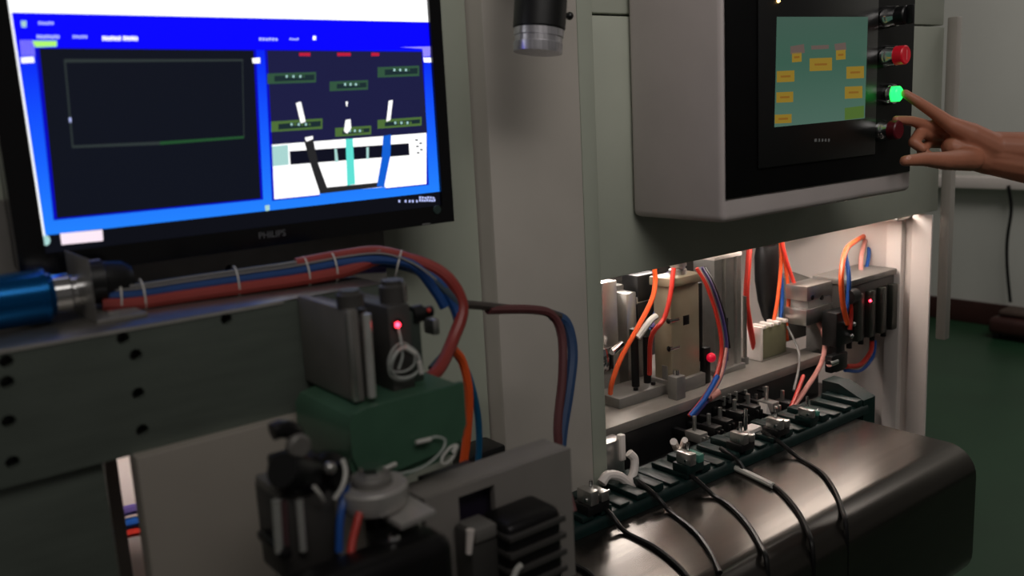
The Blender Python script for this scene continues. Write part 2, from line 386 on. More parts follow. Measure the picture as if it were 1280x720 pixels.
# captions and boxes in the right window
for x, w in ((381, 14), (430, 17), (469, 10)): lay(g_red, [(x - w / 2, 66), (x + w / 2, 66), (x + w / 2, 70), (x - w / 2, 70)], 5)
def gbox(x0, y0, x1, y1, m, dy=-2):
    lay(m, [(x0, y0), (x1, y0 + dy), (x1, y1 + dy), (x0, y1)], 5)
    lay(g_boxd, [(x0 + 9, y0 + 3), (x1 - 2, y0 + 3 + dy), (x1 - 2, y1 - 3 + dy), (x0 + 9, y1 - 3)], 6)
    for i in range(6):
        u = x0 + (x1 - x0) * (.38 + .07 * i)
        lay(m if i % 2 else g_pale, [(u, y0 + 2), (u + 2.4, y0 + 2), (u + 2.4, y0 + 5), (u, y0 + 5)], 7)
gbox(334, 92, 395, 105, g_box); gbox(412, 102, 460, 114, g_box); gbox(472, 84, 524, 97, g_box)
gbox(339, 152, 403, 165, g_ybox, -4); gbox(419, 160, 464, 171, g_ybox, -3); gbox(472, 150, 527, 161, g_ybox, -4)
lay(g_wht, [(370, 129), (376, 127), (382, 152), (376, 154)], 8)
lay(g_wht, [(432, 127), (435, 127), (434, 133), (433, 133)], 8)
lay(g_wht, [(432, 150), (438, 149), (439, 160), (434, 167), (430, 164)], 8)
lay(g_wht, [(486, 126), (491, 125), (488, 150), (483, 152)], 8)
lay(g_slot, [(362, 189), (511, 179), (512, 194), (363, 206)], 6)
lay(g_pale, [(418, 186), (421, 186), (423, 202), (419, 203)], 7)
lay(g_pale, [(458, 184), (461, 184), (461, 199), (458, 199)], 7)
lay(g_dark, [(380, 176), (391, 172), (398, 205), (411, 240), (400, 242), (388, 205)], 8)
lay(g_cyan, [(432, 174), (441, 173), (444, 230), (434, 232)], 8)
lay(g_cable, [(479, 170), (489, 168), (488, 195), (480, 234), (471, 233), (477, 198)], 8)
lay(g_dark, [(400, 236), (411, 234), (474, 228), (482, 233), (402, 242)], 7)
lay(g_wht, [(381, 172), (391, 170), (391, 174), (383, 177)], 9)
lay(g_body, [(399, 241.5), (482, 233.5), (482, 238), (400, 246)], 6)
for i in range(5): lay(g_boxd, [(519 + (i * 5) % 9, 174 + i * 4), (522 + (i * 5) % 9, 174 + i * 4), (523 + (i * 5) % 9, 176 + i * 4), (519 + (i * 5) % 9, 176 + i * 4)], 5)
# title-bar words, too small to read in the picture: short ragged strokes
def words(x0, x1, y, h, m, n, k=6):
    st = (x1 - x0) / n
    for i in range(n):
        j = (i * 37 % 11) / 11
        lay(m, [(x0 + i * st, y - h / 2 + j), (x0 + (i + .72) * st, y - h / 2 + j), (x0 + (i + .72) * st, y + h / 2 - (1 - j)), (x0 + i * st, y + h / 2)], k)
words(128, 152, 48, 6, g_wht, 7); words(154, 173, 48, 6, g_wht, 6)
words(91, 110, 46, 4, g_txt, 5); words(46, 75, 46, 5, g_txt, 8); words(48, 68, 29, 4, g_txt, 5); words(324, 348, 49, 4, g_txt, 6); words(362, 374, 49, 3, g_txt, 4)
lay(g_wht, [(391, 45), (395, 45), (395, 50), (391, 50)], 6)
lay(g_pale, [(26, 26), (33, 26), (33, 34), (27, 34)], 6)
lay(g_lime, [(40, 51), (71, 51), (71, 58), (44, 59)], 6)
for i in range(5): lay(g_purp, [(25 + i * 3.6, 50), (27 + i * 3.6, 50), (29 + i * 3.6, 70), (27 + i * 3.6, 70)], 6)
lay(g_wht, [(26, 72), (42, 71), (43, 78), (27, 79)], 6)
lay(g_purp, [(500, 59), (538, 58), (538, 70), (529, 71), (528, 61)], 6)
lay(g_wht, [(529, 72), (539, 72), (539, 78), (530, 78)], 6)
lay(g_wht, [(315, 73), (325, 72), (325, 79), (316, 79)], 6)
lay(g_pale, [(331, 257), (337, 256), (337, 263), (332, 264)], 6)
# task bar
c = Q(57.5, 300.5, YS)
lay(g_pale, [(57.5 + 5.5 * math.cos(t * math.pi / 8), 300.5 + 6.5 * math.sin(t * math.pi / 8)) for t in range(16)], 6)
lay(g_task, [(75, 292), (128, 287), (129, 301), (77, 306)], 6)
for i, x in enumerate((498, 506, 511, 515, 520)): lay(g_txt, [(x, 250), (x + 2.2, 250), (x + 2.2, 253), (x, 253)], 6)
words(524, 544, 247, 3, g_txt, 6); words(524, 545, 250.5, 3.5, g_txt, 7)
so = sc.build('screen', None, mon)

# ------------------------------------------------------------------ vision camera above
vc = thing('vision_camera', 'black vision camera with a bright metal lens ring hanging before the column', 'camera', Q(672, 66, .95))
p1 = Q(672, 66, .95); p0 = Q(679, -50, .95); ax = (p0 - p1).normalized()
MB().lathe(p1 + ax * .030, ax, [(0, .0335), (.002, .035), (.20, .035), (.202, .033)], 28).build('body', black_plastic, vc)
MB().lathe(p1, ax, [(0, .030), (.0, .0325), (.004, .033), (.012, .0335), (.013, .032), (.020, .032), (.021, .0335), (.0299, .0335)], 28).build('lens_ring', mat('satin_ring', (205, 203, 208), .28, .75, .25, 30, stretch=(8, 8, .2)), vc)
q = Q(712, 20, .95); MB().rod(q + Vector((-.012, 0, 0)), q + Vector((.002, 0, 0)), .004).ball(q, .0055).build('thumb_screw', black_plastic, vc)
e = p1 + ax * .17
MB().box(e.x - .02, e.x + .02, e.y + .03, 1.0795, e.z - .02, e.z + .02, .002).build('mount_arm', dark_metal, vc)

# ------------------------------------------------------------------ operator control box
hb = thing('control_box', 'pale grey operator control box with a touch screen and a column of buttons', 'control box', (1.4, 1.0, H - .185))
hx0, hx1, hz0, hz1 = 1.112, 1.672, H - .184, H + .26
MB().box(hx0, hx1, .9, 1.0995, hz0, hz1, .012, 3).build('housing', box_paint, hb)
fp = MB(); fa = Q(907, 250, .9); fb = Q(1131, 212, .9)
fx0, fx1 = fa.x, 1.658; fz0 = H - .146
fp.box(fx0, fx1, .8965, .8999, fz0, hz1 - .02, .001).build('front_panel', mat('panel_black', (10, 10, 11), .55, 0, .1, 20), hb)
MATS['panel_black'].node_tree.nodes['Principled BSDF'].inputs['Specular IOR Level'].default_value = .12
ts = MB()
tx0, tx1, tz0, tz1 = Q(946, 200, .896).x, Q(1094, 100, .896).x, H - .105, H + .195
t = MB().box(tx0, tx1, .892, .8965, tz0, tz1, .003).build('touch_screen_bezel', black_plastic, hb)
scr = MB()
def hl(m, pts, k):
    scr.use(m); scr.quad([Q(px, py, .8917 - .00015 * k) for px, py in pts])
h_bg = glow_ramp('hmi_background', [(0, (70, 98, 86)), (.5, (54, 86, 72)), (1, (62, 84, 74))], 0, .2)
h_or = glow('hmi_orange', (128, 104, 34)); h_rd = glow('hmi_red_grey', (90, 76, 70)); h_ol = glow('hmi_olive', (70, 96, 40)); h_dk = glow('hmi_orange_dark', (118, 80, 26))
hl(h_bg, [(971, 21), (1085, 21), (1081, 148), (968, 159)], 0)
def hbtn(x, y, w, h, m=None):
    hl(m or h_or, [(x - w / 2, y - h / 2), (x + w / 2, y - h / 2 - 1), (x + w / 2, y + h / 2 - 1), (x - w / 2, y + h / 2)], 1)
    hl(h_dk, [(x - w * .28, y - 1.5), (x + w * .28, y - 2), (x + w * .28, y + .5), (x - w * .28, y + 1)], 2)
for a_ in ((982, 96, 22, 14), (981, 122, 21, 13), (979, 149, 21, 11), (1026, 81, 28, 16), (1069, 91, 22, 15), (1067, 116, 22, 15)): hbtn(*a_)
hbtn(996, 72, 12, 12, h_or); hbtn(1051, 69, 12, 12, h_or)
hl(h_rd, [(988, 58), (1005, 55), (1006, 66), (988, 68)], 1); hl(h_rd, [(1014, 57), (1036, 56), (1036, 61), (1014, 62)], 1); hl(h_rd, [(1043, 55), (1057, 53), (1058, 62), (1044, 63)], 1)
hl(h_ol, [(1056, 135), (1080, 132), (1080, 147), (1056, 150)], 1)
scr.build('display', None, t)
lg = mat('grey_logo', (120, 122, 122), .5)
l_ = MB()
for x0, w in ((1018, 4), (1023, 3), (1027, 3), (1031, 3), (1035, 3)):
    a_ = Q(x0, 173.5, .8918); b_ = Q(x0 + w - 1, 177, .8918); l_.box(a_.x, b_.x, .8916, .8921, b_.z, a_.z)
l_.build('maker_mark', lg, t)
pl = Q(973, 1, .891); MB().ball(pl, .003).build('power_light', mat('amber_led', (255, 200, 120), .4, emit=6), t)
def button(px, py, name, capm, r=.0165, L=.03, knob=False, emit=None):
    b = Q(px, py, .8965)
    o = MB().lathe((b.x, .8965, b.z), (0, -1, 0), [(0, .0185), (.012, .0185), (.014, .0175), (.018, .0165)], 24).build('collar', chrome, None)
    bpy.data.objects.remove(o)
    root = MB().lathe((b.x, .8965, b.z), (0, -1, 0), [(0, .0195), (.010, .0195), (.013, .018), (L * .6, .0172)], 24).build(name, chrome, hb)
    cp = MB().use(capm).lathe((b.x, .8965 - L * .6, b.z), (0, -1, 0), [(0, r), (L * .4 - .002, r), (L * .4, r - .002)], 24)
    if knob: cp.box(b.x - .004, b.x + .004, .8965 - L - .012, .8965 - L, b.z - r, b.z + r, .002)
    cp.build('cap', None, root); return b, root
button(1104, 22, 'selector_switch', black_plastic, .016, .045, True)
b, rb = button(1103, 71, 'red_push_button', mat('red_button_cap', (205, 20, 40), .35, emit=.12), .0165, .045)
MB().box(b.x - .0014, b.x + .0014, .8505, .8512, b.z - .0085, b.z + .0085).build('button_mark', mat('pale_red_print', (240, 120, 125), .4), rb)
gb, rb = button(1108, 118, 'green_push_button', mat('green_lamp_cap', (30, 255, 90), .35, emit=2.6), .0135, .026)
button(1098, 163, 'stop_button', mat('dark_red_cap', (90, 8, 26), .4), .017, .04)

# ------------------------------------------------------------------ hand and forearm
def person():
    root = thing('person', 'bare forearm and hand of a person pressing the green button', 'person', (1.9, .62, 1.2))
    bm = MB()
    def cap(a, b, ra, rb):
        bm.rod(a, b, ra, rb, 14, True); bm.ball(a, ra, seg=12); bm.ball(b, rb, seg=12)
    def chain(ps, rs):
        for i in range(len(ps) - 1): cap(ps[i], ps[i + 1], rs[i], rs[i + 1])
    wr = Q(1236, 191, .775); el = Vector((wr.x + .155, .535, wr.z - .05))
    sh = el + Vector((.10, -.16, .25))
    # forearm, upper arm
    mid = wr.lerp(el, .45)
    up = Vector((0, 0, 1)); f = (el - wr).normalized(); sd = f.cross(up).normalized()
    for k in (-.010, .010):
        chain([wr + up * k, mid + up * k * 1.5, el + up * k], [.029, .039, .041])
    chain([el, el.lerp(sh, .5), sh], [.038, .044, .05])
    # palm: a row of metacarpals from wrist to knuckles
    kn = {'index': Q(1187, 155, .815), 'middle': Q(1184, 160, .835), 'ring': Q(1182, 168, .850), 'little': Q(1186, 178, .858)}
    wo = {'index': Vector((0, -.012, .008)), 'middle': Vector((0, -.004, .006)), 'ring': Vector((0, .006, 0)), 'little': Vector((0, .012, -.008))}
    rr = {'index': .0145, 'middle': .0145, 'ring': .014, 'little': .0135}
    for n, k in kn.items(): chain([wr + wo[n], (wr + wo[n]).lerp(k, .55), k], [.0255, .0225, rr[n]])
    chain([wr + Vector((0, 0, -.014)), Q(1204, 192, .80), Q(1190, 184, .815)], [.026, .025, .019])
    chain([wr, Q(1208, 176, .80), Q(1192, 170, .825)], [.030, .027, .018])
    chain([wr, el], [.030, .039])
    # index stretched to the lamp button
    tip = Q(1131, 117, .8665)
    chain([kn['index'], Q(1168, 141, .832), Q(1147, 127, .85), tip], [.0138, .0112, .0096, .0078])
    # middle finger half stretched, held just off the panel
    chain([kn['middle'], Q(1160, 157, .846), Q(1139, 151, .858), Q(1120, 149.5, .868)], [.0132, .0108, .0092, .0074])
    # ring and little fingers curled
    chain([kn['ring'], Q(1151, 166, .852), Q(1142, 178, .845), Q(1153, 186, .832)], [.0135, .0115, .0100, .0085])
    chain([kn['little'], Q(1160, 178, .862), Q(1152, 189, .855), Q(1163, 195, .842)], [.0125, .0105, .0092, .0078])
    # thumb leaves the side of the palm near the wrist, points left and down
    chain([Q(1214, 199, .785), Q(1182, 201, .785), Q(1155, 199, .795), Q(1131, 201, .805)], [.022, .0165, .0122, .0092])
    o = bm.build('body', skin, root)
    for mname, kind in (('r', 'REMESH'), ('s', 'SMOOTH')):
        md = o.modifiers.new(mname, kind)
        if kind == 'REMESH': md.mode = 'VOXEL'; md.voxel_size = .0022; md.use_smooth_shade = True
        else: md.iterations = 7; md.factor = .5
    me = bpy.data.meshes.new_from_object(o.evaluated_get(bpy.context.evaluated_depsgraph_get()))
    o.modifiers.clear(); o.data = me; me.shade_smooth()
    # nails
    d = (tip - Q(1147, 127, .85)).normalized()
    def nail(c, d, n, r):
        n = (n - d * n.dot(d)).normalized(); s = d.cross(n); mx = Matrix((s, d, n)).transposed().to_4x4(); mx.translation = c + n * r
        m = MB(); m.ball((0, 0, 0), 1, (.0045, .0062, .0012), 10); bmesh.ops.transform(m.bm, matrix=mx, verts=m.bm.verts[:]); m.build('nail', nail_mat, o)
    nail(tip - d * .003, d, Vector((.3, -.2, 1)), .0062)
    t1 = Q(1131, 200, .805); dt = (t1 - Q(1153, 195, .795)).normalized(); nail(t1 - dt * .003, dt, Vector((0, -1, .5)), .0072)
    # short sleeve round the upper arm
    a_ = el.lerp(sh, .45); ax = (sh - el).normalized(); L = (sh - a_).length
    MB().lathe(a_, ax, [(0, .056), (.0, .060), (L * .5, .066), (L + .05, .07), (L + .07, .05)], 24).build('sleeve', cloth, root)
person()

# ------------------------------------------------------------------ conveyor with steel cover, belt, clamps, cords
YF, ZT, ZB, RR = .745, H - .664, H - .93, .055
YB = 1.06
def cover_profile(dz=0):
    pr = [(YB, ZT)]
    for i in range(9):
        a_ = math.pi / 2 + i * math.pi / 16; pr.append((YF + RR + RR * math.cos(a_), ZT - RR + RR * math.sin(a_)))
    for i in range(9):
        a_ = math.pi + i * math.pi / 16; pr.append((YF + RR + RR * math.cos(a_), ZB + RR + RR * math.sin(a_)))
    pr.append((YB, ZB)); return pr
cv = thing('conveyor', 'long rounded stainless steel conveyor cover in front of the lit bay', 'conveyor', (1.1, .9, 0))
MB().extrude(cover_profile(), 'x', .55, 1.655).build('cover', cover_steel, cv, sharp=25)
in_pr = [(y + (.012 if y < .85 else -.012), z + (.012 if z < 1 - .3 + .06 else -.012)) for y, z in cover_profile()]
MB().extrude([(YF + .02, ZB + .06), (YB - .01, ZB + .01), (YB - .01, ZT - .01), (YF + .06, ZT - .01), (YF + .02, ZT - .06)], 'x', 1.655, 1.664).build('end_cap', dark_metal, cv)
for x in (.7, 1.5): MB().box(x, x + .06, .86, .94, 0, ZB, .003).build('support_leg', dark_metal, cv)
MB().box(.6, 1.6, .8, 1.0, 0.0, .02, .003).build('base_plate', dark_metal, cv)
def cover_hit(px, py, off=.003):
    v = ray(px, py).normalized(); t = .5
    while t < 3:
        p = v * t; y, z = p.y, p.z + H
        if z < ZT + off and y > YF - off and y < YB + .2:
            yy, zz = YF + RR, ZT - RR
            if not (y < yy and z > zz and math.hypot(y - yy, z - zz) > RR + off): return Vector((p.x, y, z))
        t += .0008
    return None
# belt lying along the rear of the cover
bl = thing('clamp_belt', 'dark teal toothed belt carrying wire clamps behind the steel cover', 'belt', (1.25, 1.045, ZT))
zt_ = ZT + .020
pr = [(.995, ZT + .0005)]
for i in range(7): a_ = math.pi - i * math.pi / 12; pr.append((1.008 + .012 * math.cos(a_), zt_ - .012 + .012 * math.sin(a_)))
pr += [(1.10, zt_), (1.10, ZT + .0005)]
MB().extrude(pr, 'x', .70, 1.705).build('belt', teal, bl)
for i in range(24):
    x = .72 + i * .041
    MB().box(x, x + .024, 1.0, 1.085, zt_, zt_ + .006 + .004 * (i % 3), .002).build('cleat', teal, bl)
MB().extrude([(1.0, ZT - .035), (1.10, ZT - .035), (1.10, zt_ + .035), (1.06, zt_ + .035), (1.0, zt_ + .01)], 'x', 1.69, 1.735).build('belt_end', teal, bl)

def clamp(px, py, label, s=1.0, kind=0):
    p = QZ(px, py, zt_ + .012)
    y = min(max(p.y, 1.015), 1.085); p = QZ(px, py, zt_ + .012); p = Vector((p.x, y, zt_ + .010))
    r = thing('wire_clamp', label, 'clamp', p, 'wire clamps along the belt')
    MB().box(p.x - .02 * s, p.x + .02 * s, y - .018, y + .018, p.z - .001, p.z + .014 * s, .002).build('clamp_block', teal if kind else black_plastic, r)
    MB().box(p.x - .017 * s, p.x - .003, y - .022, y + .012, p.z + .014 * s, p.z + .034 * s, .002).build('jaw', alu, r)
    MB().box(p.x + .003, p.x + .016 * s, y - .022, y + .012, p.z + .014 * s, p.z + .028 * s, .002).build('jaw', alu if kind != 1 else teal_light, r)
    MB().rod((p.x - .02 * s, y - .012, p.z + .022 * s), (p.x + .024 * s, y - .012, p.z + .022 * s), .003).rod((p.x, y, p.z + .03), (p.x, y, p.z + .05), .0032).build('clamp_screw', chrome, r)
clamp(762, 645, 'wire clamp at the left end of the belt beside the column', 1.2, 0)
clamp(880, 592, 'wire clamp with pale teal jaw, second from the left', 1.1, 1)
clamp(938, 562, 'wire clamp with bright jaw midway along the belt', 1.0, 0)
clamp(988, 545, 'wire clamp with bright screw, second from the right end', 1.0, 0)
clamp(1024, 528, 'small wire clamp nearest the right end of the belt', .8, 1)

def cord(px, label, m=black_wire, r=.0042, lead=True, first=None):
    pts = [cover_hit(x, y, r) for x, y in px]; pts = [p for p in pts if p]
    mb = MB()
    if first: mb.use(m)
    pre = []
    if lead:
        p = pts[0]; pre = [Vector((p.x + .0, 1.03, zt_ + .016)), Vector((p.x, .992, zt_ + .004))]
    q = pts[-1]
    pts = pre + pts
    if q.y < YF + .02: pts += [Vector((q.x, q.y - .002, q.z - .12)), Vector((q.x + .01, q.y - .004, q.z - .3))]
    mb.tube(pts, r, 8, 6)
    o = mb.build('power_cord', m); tag(o, label, 'cord', 'cords draped over the cover')
    return o
cord([(998, 572), (1025, 589), (1042, 611), (1053, 638), (1058, 665)], 'black cord over the steel cover, farthest right of the row')
w2 = cord([(935, 592), (968, 608), (992, 632), (1008, 660), (1016, 692)], 'black cord over the cover with a lit stretch shown white near its clamp')
pp = [cover_hit(x, y, .006) for x, y in [(905, 579), (935, 592), (966, 607)]]
MB().tube(pp, .0056, 8).build('lit_stretch', white_wire, w2)  # white tube stands for the brightly lit stretch of the cord
cord([(893, 620), (912, 632), (932, 652), (950, 680), (959, 708)], 'black cord over the cover, third from the right end')
cord([(838, 640), (868, 664), (888, 690), (900, 716)], 'black cord over the cover, fourth from the right end')
cord([(782, 665), (818, 684), (848, 708), (866, 730)], 'black cord crossing the bright glare on the cover', lead=True)
cord([(712, 702), (736, 716), (752, 735)], 'black cord at the near left corner of the cover')

# ------------------------------------------------------------------ bay tooling
ZD = H - .6
def base(px, py): return QZ(px, py, ZD)
def standbox(x0, ytop, x1, Y, depth, bev=.002, mb=None, z0=None):
    a_ = Q(x0, ytop, Y); b_ = Q(x1, ytop, Y); mb = mb or MB()
    return mb.box(a_.x, b_.x, Y, Y + depth, ZD if z0 is None else z0, (a_.z + b_.z) / 2, bev)
# steel slotted bracket at far left
t = thing('slotted_bracket', 'pale steel bracket with two uprights beside the column in the bay', 'bracket', (1.27, 1.36, ZD))
standbox(752, 352, 771, 1.36, .10).build('upright', alu, t)
standbox(783, 366, 795, 1.36, .08).build('upright', alu, t)
a_ = Q(752, 350, 1.36); b_ = Q(796, 350, 1.36); MB().box(a_.x, b_.x, 1.40, 1.46, ZD, a_.z - .03, .002).build('web', mid_grey, t)
t = thing('solenoid', 'black solenoid block with a pale band behind the orange hose', 'solenoid', Q(805, 420, 1.37))
m_ = MB(); pbox(m_, 797, 345, 824, 372, 1.37, .05, .003).build('coil_top', black_plastic, t)
m_ = MB(); pbox(m_, 797, 379, 822, 412, 1.37, .05, .003).build('coil', black_plastic, t)
m_ = MB(); pbox(m_, 796, 372, 823, 379, 1.372, .05, .001).build('band', alu, t)
m_ = MB(); a_ = Q(797, 412, 1.37); b_ = Q(822, 412, 1.37); m_.box(a_.x + .005, b_.x - .005, 1.385, 1.41, ZD, a_.z, .001).build('foot', mid_grey, t)
# bright fitting & base block
t = thing('tool_base', 'low steel base block with screws on the near deck', 'block', base(800, 488))
m_ = MB(); p = base(800, 492); m_.box(Q(768, 480, 1.275).x, Q(838, 480, 1.275).x, 1.262, 1.34, ZD, ZD + .022, .002).build('block', mid_grey, t)
for x in (790, 812, 830):
    q = Q(x, 474, 1.29); MB().rod((q.x, 1.28, ZD + .022), (q.x, 1.28, ZD + .028), .005).build('screw', dark_metal, t)
for i, (x, lab) in enumerate(((793, 'dark guide rod with a bright edge, left of the pair'), (808, 'dark guide rod with a bright edge, right of the pair'))):
    q = Q(x, 420, 1.30); o = thing('guide_rod', lab, 'rod', (q.x, 1.30, ZD + .022))
    MB().rod((q.x, 1.30, ZD + .022), (q.x, 1.30, q.z), .0085, seg=14).build('rod', dark_metal, o)
    MB().rod((q.x, 1.30, q.z), (q.x, 1.30, q.z + .016), .011, seg=6).build('nut', chrome, o)
o = thing('elbow_fitting', 'bright nickel elbow fitting low behind the column edge', 'fitting', Q(762, 448, 1.33))
m_ = MB(); pbox(m_, 752, 437, 768, 462, 1.33, .03, .003).build('elbow_body', chrome, o)
q = Q(765, 440, 1.33); MB().rod(q, q + Vector((.03, 0, .012)), .008).build('elbow_arm', chrome, o)
q = Q(760, 462, 1.33); MB().box(q.x - .012, q.x + .012, 1.335, 1.355, ZD, q.z, .001).build('elbow_foot', mid_grey, o)

# beige cylinder
t = thing('beige_cylinder', 'tall beige pneumatic cylinder with a round cap and dark side', 'cylinder', Q(862, 480, 1.25))
a_ = Q(838, 352, 1.25); b_ = Q(874, 352, 1.25)
MB().box(a_.x, b_.x, 1.25, 1.30, ZD + .012, a_.z, .004).build('barrel', beige_metal, t)
MB().box(a_.x - .006, b_.x + .004, 1.243, 1.305, a_.z - .012, a_.z + .006, .002).build('end_block', beige_metal, t)
MB().box(a_.x - .008, b_.x + .006, 1.24, 1.31, ZD, ZD + .03, .002).build('foot', mid_grey, t)
cxy = Vector(((a_.x + b_.x) / 2 + .006, 1.275, a_.z + .006)); MB().lathe(cxy, (0, 0, 1), [(0, .019), (.010, .019), (.012, .016), (.016, .016), (.018, .019), (.034, .019)], 20).build('cap', alu, t)
m_ = MB(); pbox(m_, 854, 395, 862, 405, 1.2495, .004, .001).build('port', dark_metal, t)
MB().box(b_.x + .001, b_.x + .02, 1.258, 1.295, ZD + .05, a_.z - .02, .002).build('sensor_rail', dark_metal, t)
# left slim cylinders next to it
t = thing('slim_cylinder', 'slim nickel cylinder standing just left of the beige cylinder', 'cylinder', Q(833, 470, 1.27))
q = Q(834, 385, 1.27); MB().rod((q.x, 1.27, ZD), (q.x, 1.27, q.z), .010).build('barrel', alu, t)
MB().ball((q.x, 1.27, q.z + .004), .011).build('knob', chrome, t); MB().rod((q.x, 1.27, ZD), (q.x, 1.27, ZD + .06), .014, seg=6).build('nut', mid_grey, t)
for z in (.10, .16): MB().rod((q.x - .014, 1.255, ZD + z), (q.x + .014, 1.255, ZD + z), .006).build('fitting', chrome, t)
t = thing('flow_valve', 'small steel flow valve with a bright knob on the deck front', 'valve', Q(846, 480, 1.225))
q = Q(849, 470, 1.22); MB().box(q.x - .014, q.x + .014, 1.215, 1.24, ZD, q.z, .002).build('valve_body', mid_grey, t); MB().rod((q.x, 1.228, q.z), (q.x, 1.228, q.z + .012), .007).build('valve_knob', chrome, t)
# red knob
t = thing('red_knob', 'small bright red round knob on a dark holder at the deck', 'knob', Q(889, 470, 1.235))
q = Q(889, 447, 1.235); MB().ball(q, .0105).build('knob_head', mat('bright_red', (240, 20, 60), .35, emit=.25), t)
MB().box(q.x - .006, q.x + .012, 1.246, 1.262, ZD, q.z + .02, .002).build('holder', dark_metal, t)
# silver profile cylinder
t = thing('profile_cylinder', 'tall bright aluminium profile cylinder with a white top', 'cylinder', Q(915, 465, 1.27))
a_ = Q(893, 326, 1.27); b_ = Q(926, 326, 1.27)
m_ = MB()
w_ = b_.x - a_.x
pr = [(a_.x, 1.27), (a_.x + w_ * .28, 1.27), (a_.x + w_ * .31, 1.277), (a_.x + w_ * .38, 1.277), (a_.x + w_ * .41, 1.27), (a_.x + w_ * .72, 1.27), (a_.x + w_ * .75, 1.277), (a_.x + w_ * .82, 1.277), (a_.x + w_ * .85, 1.27), (b_.x, 1.27), (b_.x, 1.33), (a_.x, 1.33)]
m_.extrude(pr, 'z', ZD + .012, a_.z).build('profile', alu, t)
MB().box(a_.x - .002, b_.x + .002, 1.268, 1.332, a_.z, a_.z + .008, .001).build('top_plate', white_paint, t)
MB().box(a_.x - .004, b_.x + .006, 1.262, 1.335, ZD, ZD + .012, .001).build('foot', mid_grey, t)
MB().box(a_.x + w_ * .3, a_.x + w_ * .4, 1.262, 1.275, ZD + .03, ZD + .13, .001).build('reed_sensor', dark_metal, t)
t = thing('guide_post', 'thin steel guide post right of the aluminium profile cylinder', 'rod', Q(934, 460, 1.28))
q = Q(931, 370, 1.285); MB().rod((q.x, 1.285, ZD), (q.x, 1.285, q.z), .0045).build('post', ground_steel, t); MB().rod((q.x, 1.285, ZD), (q.x, 1.285, ZD + .015), .009).build('collar', mid_grey, t)
# black teardrop housing
t = thing('motor_housing', 'black tapered motor housing hanging between red hoses', 'motor', Q(960, 405, 1.36))
q0 = Q(961, 404, 1.36); q1 = Q(960, 306, 1.36); h_ = (q1 - q0).length
MB().lathe(q0, q1 - q0, [(0, .008), (h_ * .1, .017), (h_ * .3, .027), (h_ * .55, .033), (h_ * .85, .033), (h_, .028)], 20).build('housing', black_plastic, t)
MB().lathe(q1, q1 - q0, [(0, .028), (.01, .028), (.012, .02), (.05, .02)], 16).build('neck', dark_metal, t)
MB().rod(q0, q0 - (q1 - q0).normalized() * .018, .006).build('spindle', chrome, t)
q = q1; MB().box(q.x - .02, q.x + .02, 1.36, 1.3445 + .03, q.z + .03, q.z + .07, .002).build('hanger', mid_grey, t)
# olive relay block
t = thing('relay_block', 'olive relay block with white clips on its top edge', 'block', Q(968, 445, 1.27))
a_ = Q(951, 412, 1.27); b_ = Q(983, 440, 1.27); MB().box(a_.x, b_.x, 1.27, 1.31, b_.z, a_.z, .003).build('block', olive, t)
MB().box(a_.x - .006, b_.x + .008, 1.262, 1.318, ZD, b_.z, .002).build('foot', ground_steel, t)
MB().box(a_.x - .006, a_.x + .003, 1.266, 1.312, b_.z, a_.z + .006, .001).build('side_clip', white_paint, t)
for k in range(4):
    x = a_.x + (b_.x - a_.x) * (.06 + .28 * k); MB().box(x, x + .011, 1.266, 1.30, a_.z, a_.z + .008, .001).build('clip', white_paint, t)
# grey upright plate
t = thing('upright_plate', 'grey upright mounting plate right of the olive relay block', 'plate', Q(1000, 450, 1.34))
pa = Q(980, 338, 1.33); pb_ = Q(1026, 352, 1.33)
sheet('plate', [(pa.x, ZD), (pb_.x, ZD), (pb_.x, pb_.z), (pa.x + .03, pa.z - .006), (pa.x, pa.z - .02)], [(pa.x + .04, ZD + .08, .006), (pa.x + .05, ZD + .14, .006)], 1.33, 1.345, mid_grey, t)
for px, py in ((1012, 411), (1026, 396)):
    q = Q(px, py, 1.325); MB().rod(q, q + Vector((0, .01, 0)), .007).build('bolt', chrome, t)
m_ = MB(); pbox(m_, 1004, 385, 1022, 400, 1.31, .02, .002).build('terminal', mat('brown_terminal', (120, 80, 50), .5), t)
# clear bracket
t = thing('clear_manifold', 'bright metal and clear plastic manifold left of the valve box', 'manifold', Q(1028, 420, 1.22))
m_ = MB(); pbox(m_, 1009, 359, 1048, 366, 1.22, .06, .001).build('top_plate', alu, t)
m_ = MB(); pbox(m_, 1011, 367, 1046, 388, 1.222, .05, .002).build('clear_body', clear_plastic, t)
m_ = MB(); pbox(m_, 1008, 388, 1047, 396, 1.22, .06, .002).build('lower_plate', alu, t)
m_ = MB(); pbox(m_, 1030, 396, 1047, 446, 1.222, .05, .002).build('stem', mid_grey, t)
q = Q(1034, 358, 1.24); MB().tube([q + Vector((.016 * math.cos(k), 0, .016 * math.sin(k))) for k in [i * math.pi / 6 for i in range(7)]], .0028, 8, 3).build('wire_loop', white_wire, t)
for px in (1016, 1028): q = Q(px, 372, 1.219); MB().rod(q, q + Vector((0, .01, 0)), .006).build('screw', dark_metal, t)
a_ = Q(1030, 446, 1.222); MB().box(1.80, a_.x + .04, 1.235, 1.265, ZD - .02, ZD + .0 - .001, .001).build('tab', mid_grey, t)
